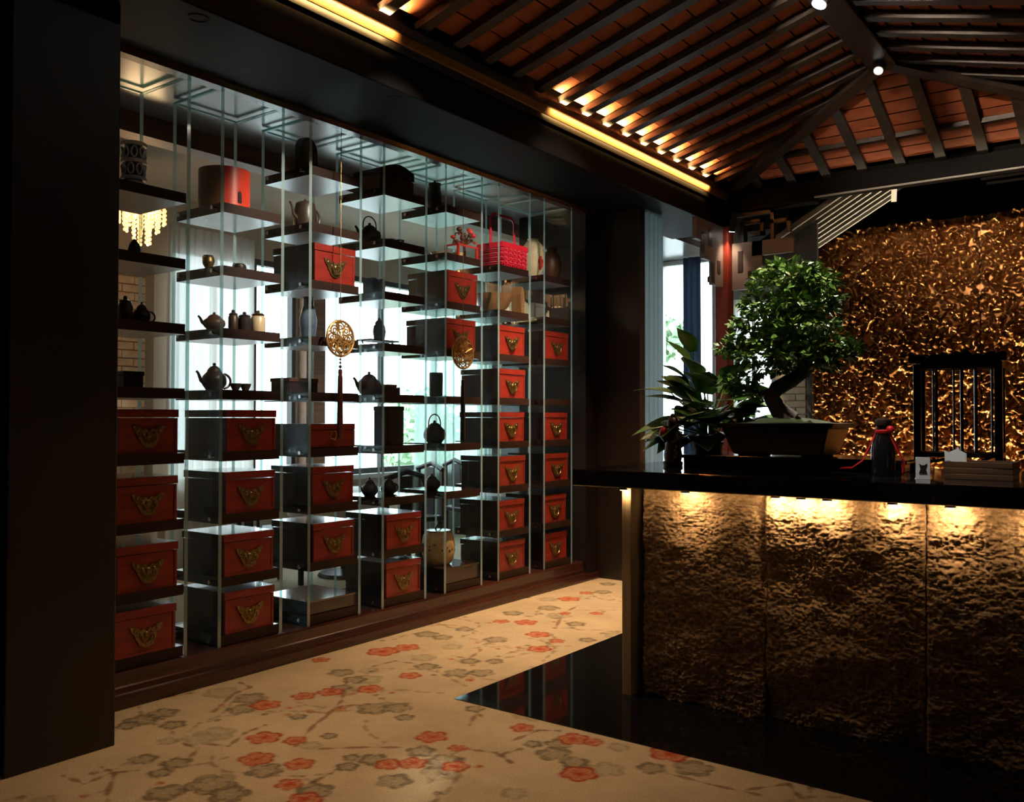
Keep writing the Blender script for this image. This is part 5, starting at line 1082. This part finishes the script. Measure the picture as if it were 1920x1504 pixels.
MB().tube([(0, 0, 0), (0, 0, -0.46)], 0.008, 6).build('stem', 'brass', ch)
MB().lathe([(0.02, -0.44), (0.17, -0.45), (0.17, -0.465), (0.02, -0.47)], 24).build('frame_ring', 'brass', ch, smooth=True)
for k in range(6):
    a = 2*PI*k/6; MB().ball((0.09*math.cos(a), 0.09*math.sin(a), -0.50), 0.024, 6, sq=(1, 1, 1.4)).build('bulb', 'bulb_glow', ch, smooth=True)
for ringi, (R, n, L) in enumerate(((0.165, 18, 0.14), (0.12, 12, 0.22), (0.06, 7, 0.30))):
    for k in range(n):
        a = 2*PI*k/n; mb = MB()
        for q in range(int(L/0.032)): mb.ball((R*math.cos(a), R*math.sin(a), -0.48-0.032*q), 0.012, 4, sq=(1, 1, 1.2))
        mb.build('crystal_strand', 'crystal_glow', ch, smooth=True)
lamp('POINT', 'chandelier_light', (-6.3, 3.79, 2.70), (-6.3, 3.79, 0), 9, (1.0, 0.66, 0.34), size=0.15)

# garden outside
struct('floor_outside', MB().box(-30, 30, 9.9, 40, -0.3, -0.2).box(-30, -7.9, -20, 9.9, -0.3, -0.2), 'paving', 'pale paving outside the windows')
def shrub(loc, R, H_, label, n=900):
    r = thing('garden_shrub', label, 'shrub', loc); rg = np.random.default_rng(int(abs(loc[0])*10)); V = []; Fq = []
    for k in range(n):
        d = rg.normal(size=3); d /= np.linalg.norm(d); p = d*rg.uniform(0.6, 1.0)*np.array([R, R, H_/2])+np.array([0, 0, H_/2+0.25]); s = rg.uniform(0.08, 0.16); a = rg.normal(size=3); a /= np.linalg.norm(a); b_ = np.cross(a, d); b_ /= np.linalg.norm(b_)+1e-9; kk = len(V)
        V += [tuple(p-a*s), tuple(p+b_*s*0.5), tuple(p+a*s), tuple(p-b_*s*0.5)]; Fq.append((kk, kk+1, kk+2, kk+3))
    me = bpy.data.meshes.new('leaves'); me.from_pydata(V, [], Fq); me.materials.append(MATS['shrub_green']); o = linked('leaves', me, r); o['kind'] = 'stuff'
    MB().tube([(0, 0, -0.2-loc[2]), (0, 0, H_*0.6)], [0.06, 0.03], 8).build('stem', 'bark', r, smooth=True)
shrub((-7.6, 14.5, 2.2), 0.7, 0.9, 'pale green shrub seen through the window beyond the end wall')
shrub((-12.0, 13.2, -0.2), 0.9, 2.0, 'green shrub outside the window wall behind the display')

# ================================================================== LIGHTS OF THE PLACE, WITH SOME ADDED FILL LAMPS
WARM = (1.0, 0.66, 0.36)
def can_light(name, label, loc, target, energy, angle, col=WARM, r=0.05, blend=0.6, glow='lamp_glow_white'):
    """a can spotlight with glowing lens, aimed at target"""
    d = (Vector(target)-Vector(loc)).normalized(); t = thing(name, label, 'spotlight', loc)
    L = 0.11; u = d
    MB().tube([-u*L, u*0.0], r, 16).build('can', 'fixture', t, smooth=True)
    MB().tube([u*0.0, u*0.004], r*0.82, 16).build('lens', glow, t)
    MB().tube([-u*L*0.6, Vector((0, 0, max(0.03, 0.10)))-u*L*0.6], 0.01, 6).build('bracket', 'fixture', t)
    lamp('SPOT', name+'_beam', tuple(Vector(loc)+u*0.02), target, energy, col, size=0.04, angle=angle, blend=blend)
    return t
can_light('ridge_spotlight', 'bright can spotlight on the ridge beam at the top edge', (-1.66, 5.25, 3.86), (-2.9, 3.9, 0.0), 80, 60, blend=1.0)
can_light('ridge_spotlight', 'small ring spotlight at the peak of the hipped roof', (-1.74, 6.86, 3.99), (-1.82, 5.05, 1.80), 800, 21, (1.0, 0.90, 0.72), r=0.04, glow='lamp_glow_dim')
can_light('ridge_spotlight', 'added fill spotlight on the ridge beam above the foreground carpet', (-1.72, 2.3, 3.95), (-2.7, 1.9, 0.0), 40, 58, blend=1.0)  # added lamp out of view, a general warm fill for the carpet
can_light('ridge_spotlight', 'can spotlight on the ridge beam aimed at the middle display bays', (-1.72, 3.7, 3.95), (-4.3, 3.65, 2.40), 560, 27, (1.0, 0.84, 0.66))
can_light('ridge_spotlight', 'can spotlight on the ridge beam aimed at the red basket', (-1.72, 4.5, 3.95), (-4.3, 5.75, 2.40), 400, 31, (1.0, 0.84, 0.66))
can_light('ridge_spotlight', 'can spotlight on the ridge beam aimed at the lower drawer boxes', (-1.72, 3.1, 3.95), (-4.25, 5.2, 0.9), 40, 40, (1.0, 0.74, 0.5))
can_light('column_spotlight', 'small spotlight washing the red corner column', (-3.395, 8.10, 3.215), (-3.52, 8.22, 2.6), 14, 75, (1.0, 0.6, 0.38), r=0.03)
can_light('ridge_spotlight', 'added fill spotlight under the ridge beam turned up at the tiled end slope', (-1.70, 4.2, 3.93), (-1.45, 7.5, 3.97), 680, 40, (1.0, 0.80, 0.58), blend=1.0)  # invented fixture, added to brighten the tiles of the end slope
can_light('ridge_spotlight', 'added fill spotlight on the ridge beam aimed at the right end of the counter', (-1.60, 3.3, 3.93), (-0.85, 4.5, 1.2), 240, 18, (1.0, 0.93, 0.84))  # added to brighten the card and trays on the counter
for yy, lb2, tg, en in ((3.75, 'added fill downlight in the header before the hanging gold medallion', (-2.95, 3.3, 0.0), 130), (2.45, 'added fill downlight in the header close to the pillar', (-2.75, 2.5, 0.0), 36)):  # both added: they brighten the carpet while missing the drawer fronts
    dl = thing('recessed_downlight', lb2, 'downlight', (-3.62, yy, 3.29))
    MB().lathe([(0.04, -0.003), (0.048, -0.003), (0.048, 0.0), (0.04, 0.0)], 20).build('trim_ring', 'header_wood', dl, smooth=True)
    lamp('SPOT', 'downlight_beam', (-3.62, yy, 3.275), tg, en, WARM, size=0.035, angle=72, blend=1.0)
dl = thing('recessed_downlight', 'recessed downlight in the header above the bright carpet', 'downlight', (-3.70, 5.9, 3.29))
MB().lathe([(0.04, -0.003), (0.048, -0.003), (0.048, 0.0), (0.04, 0.0)], 20).build('trim_ring', 'header_wood', dl, smooth=True)
lamp('SPOT', 'downlight_beam', (-3.70, 5.9, 3.275), (-3.50, 5.8, 0.0), 560, WARM, size=0.035, angle=80, blend=1.0)
can_light('ridge_spotlight', 'can spotlight on the ridge beam aimed down at the bonsai crown', (-1.60, 4.0, 3.93), (-1.80, 4.98, 1.95), 300, 22, (1.0, 0.90, 0.72))
# cove strips behind the cornice ledge
for y0, y1, lb in ((0.6, 3.6, 'cove light strip along the near part of the cornice'), (5.15, 7.75, 'cove light strip along the far part of the cornice')):
    t = thing('cove_light', lb, 'light strip', (-3.44, (y0+y1)/2, 3.612))
    MB().box(-0.012, 0.012, -(y1-y0)/2, (y1-y0)/2, 0.0, 0.012).build('channel', 'fixture', t)
    lamp('AREA', 'cove_up', (-3.43, (y0+y1)/2, 3.630), (-3.36, (y0+y1)/2, 3.74), 75*(y1-y0)/2.6, (1.0, 0.66, 0.27), size=y1-y0, sy=0.012, angle=95)
    a = lamp('AREA', 'cove_down', (-3.424, (y0+y1)/2, 3.577), (-3.52, (y0+y1)/2, 3.535), 14*(y1-y0)/2.6, (1.0, 0.62, 0.22), size=y1-y0, sy=0.010, angle=105)
for o in [q for q in bpy.data.objects if q.type == 'LIGHT' and q.name.startswith('cove_')]:
    d = Vector((0.03, 0, 0.11)) if 'up' in o.name else Vector((-0.096, 0, -0.012))
    z = -d.normalized(); x = Vector((0, 1, 0)); y = z.cross(x); o.rotation_euler = Matrix((x, y, z)).transposed().to_euler()
# floor uplights at the foot of the carved screen
for x in (-2.5, -1.9, -1.3, -0.7, 0.0):
    can_light('floor_uplight', 'floor uplight at the foot of the gilt screen, %s' % {-2.5: 'leftmost', -1.9: 'second from the left', -1.3: 'middle one', -0.7: 'second from the right', 0.0: 'rightmost'}[x], (x, 9.20, 0.16), (x, 9.58, 1.3), 430, 78, (1.0, 0.82, 0.54), glow='lamp_glow_warm')
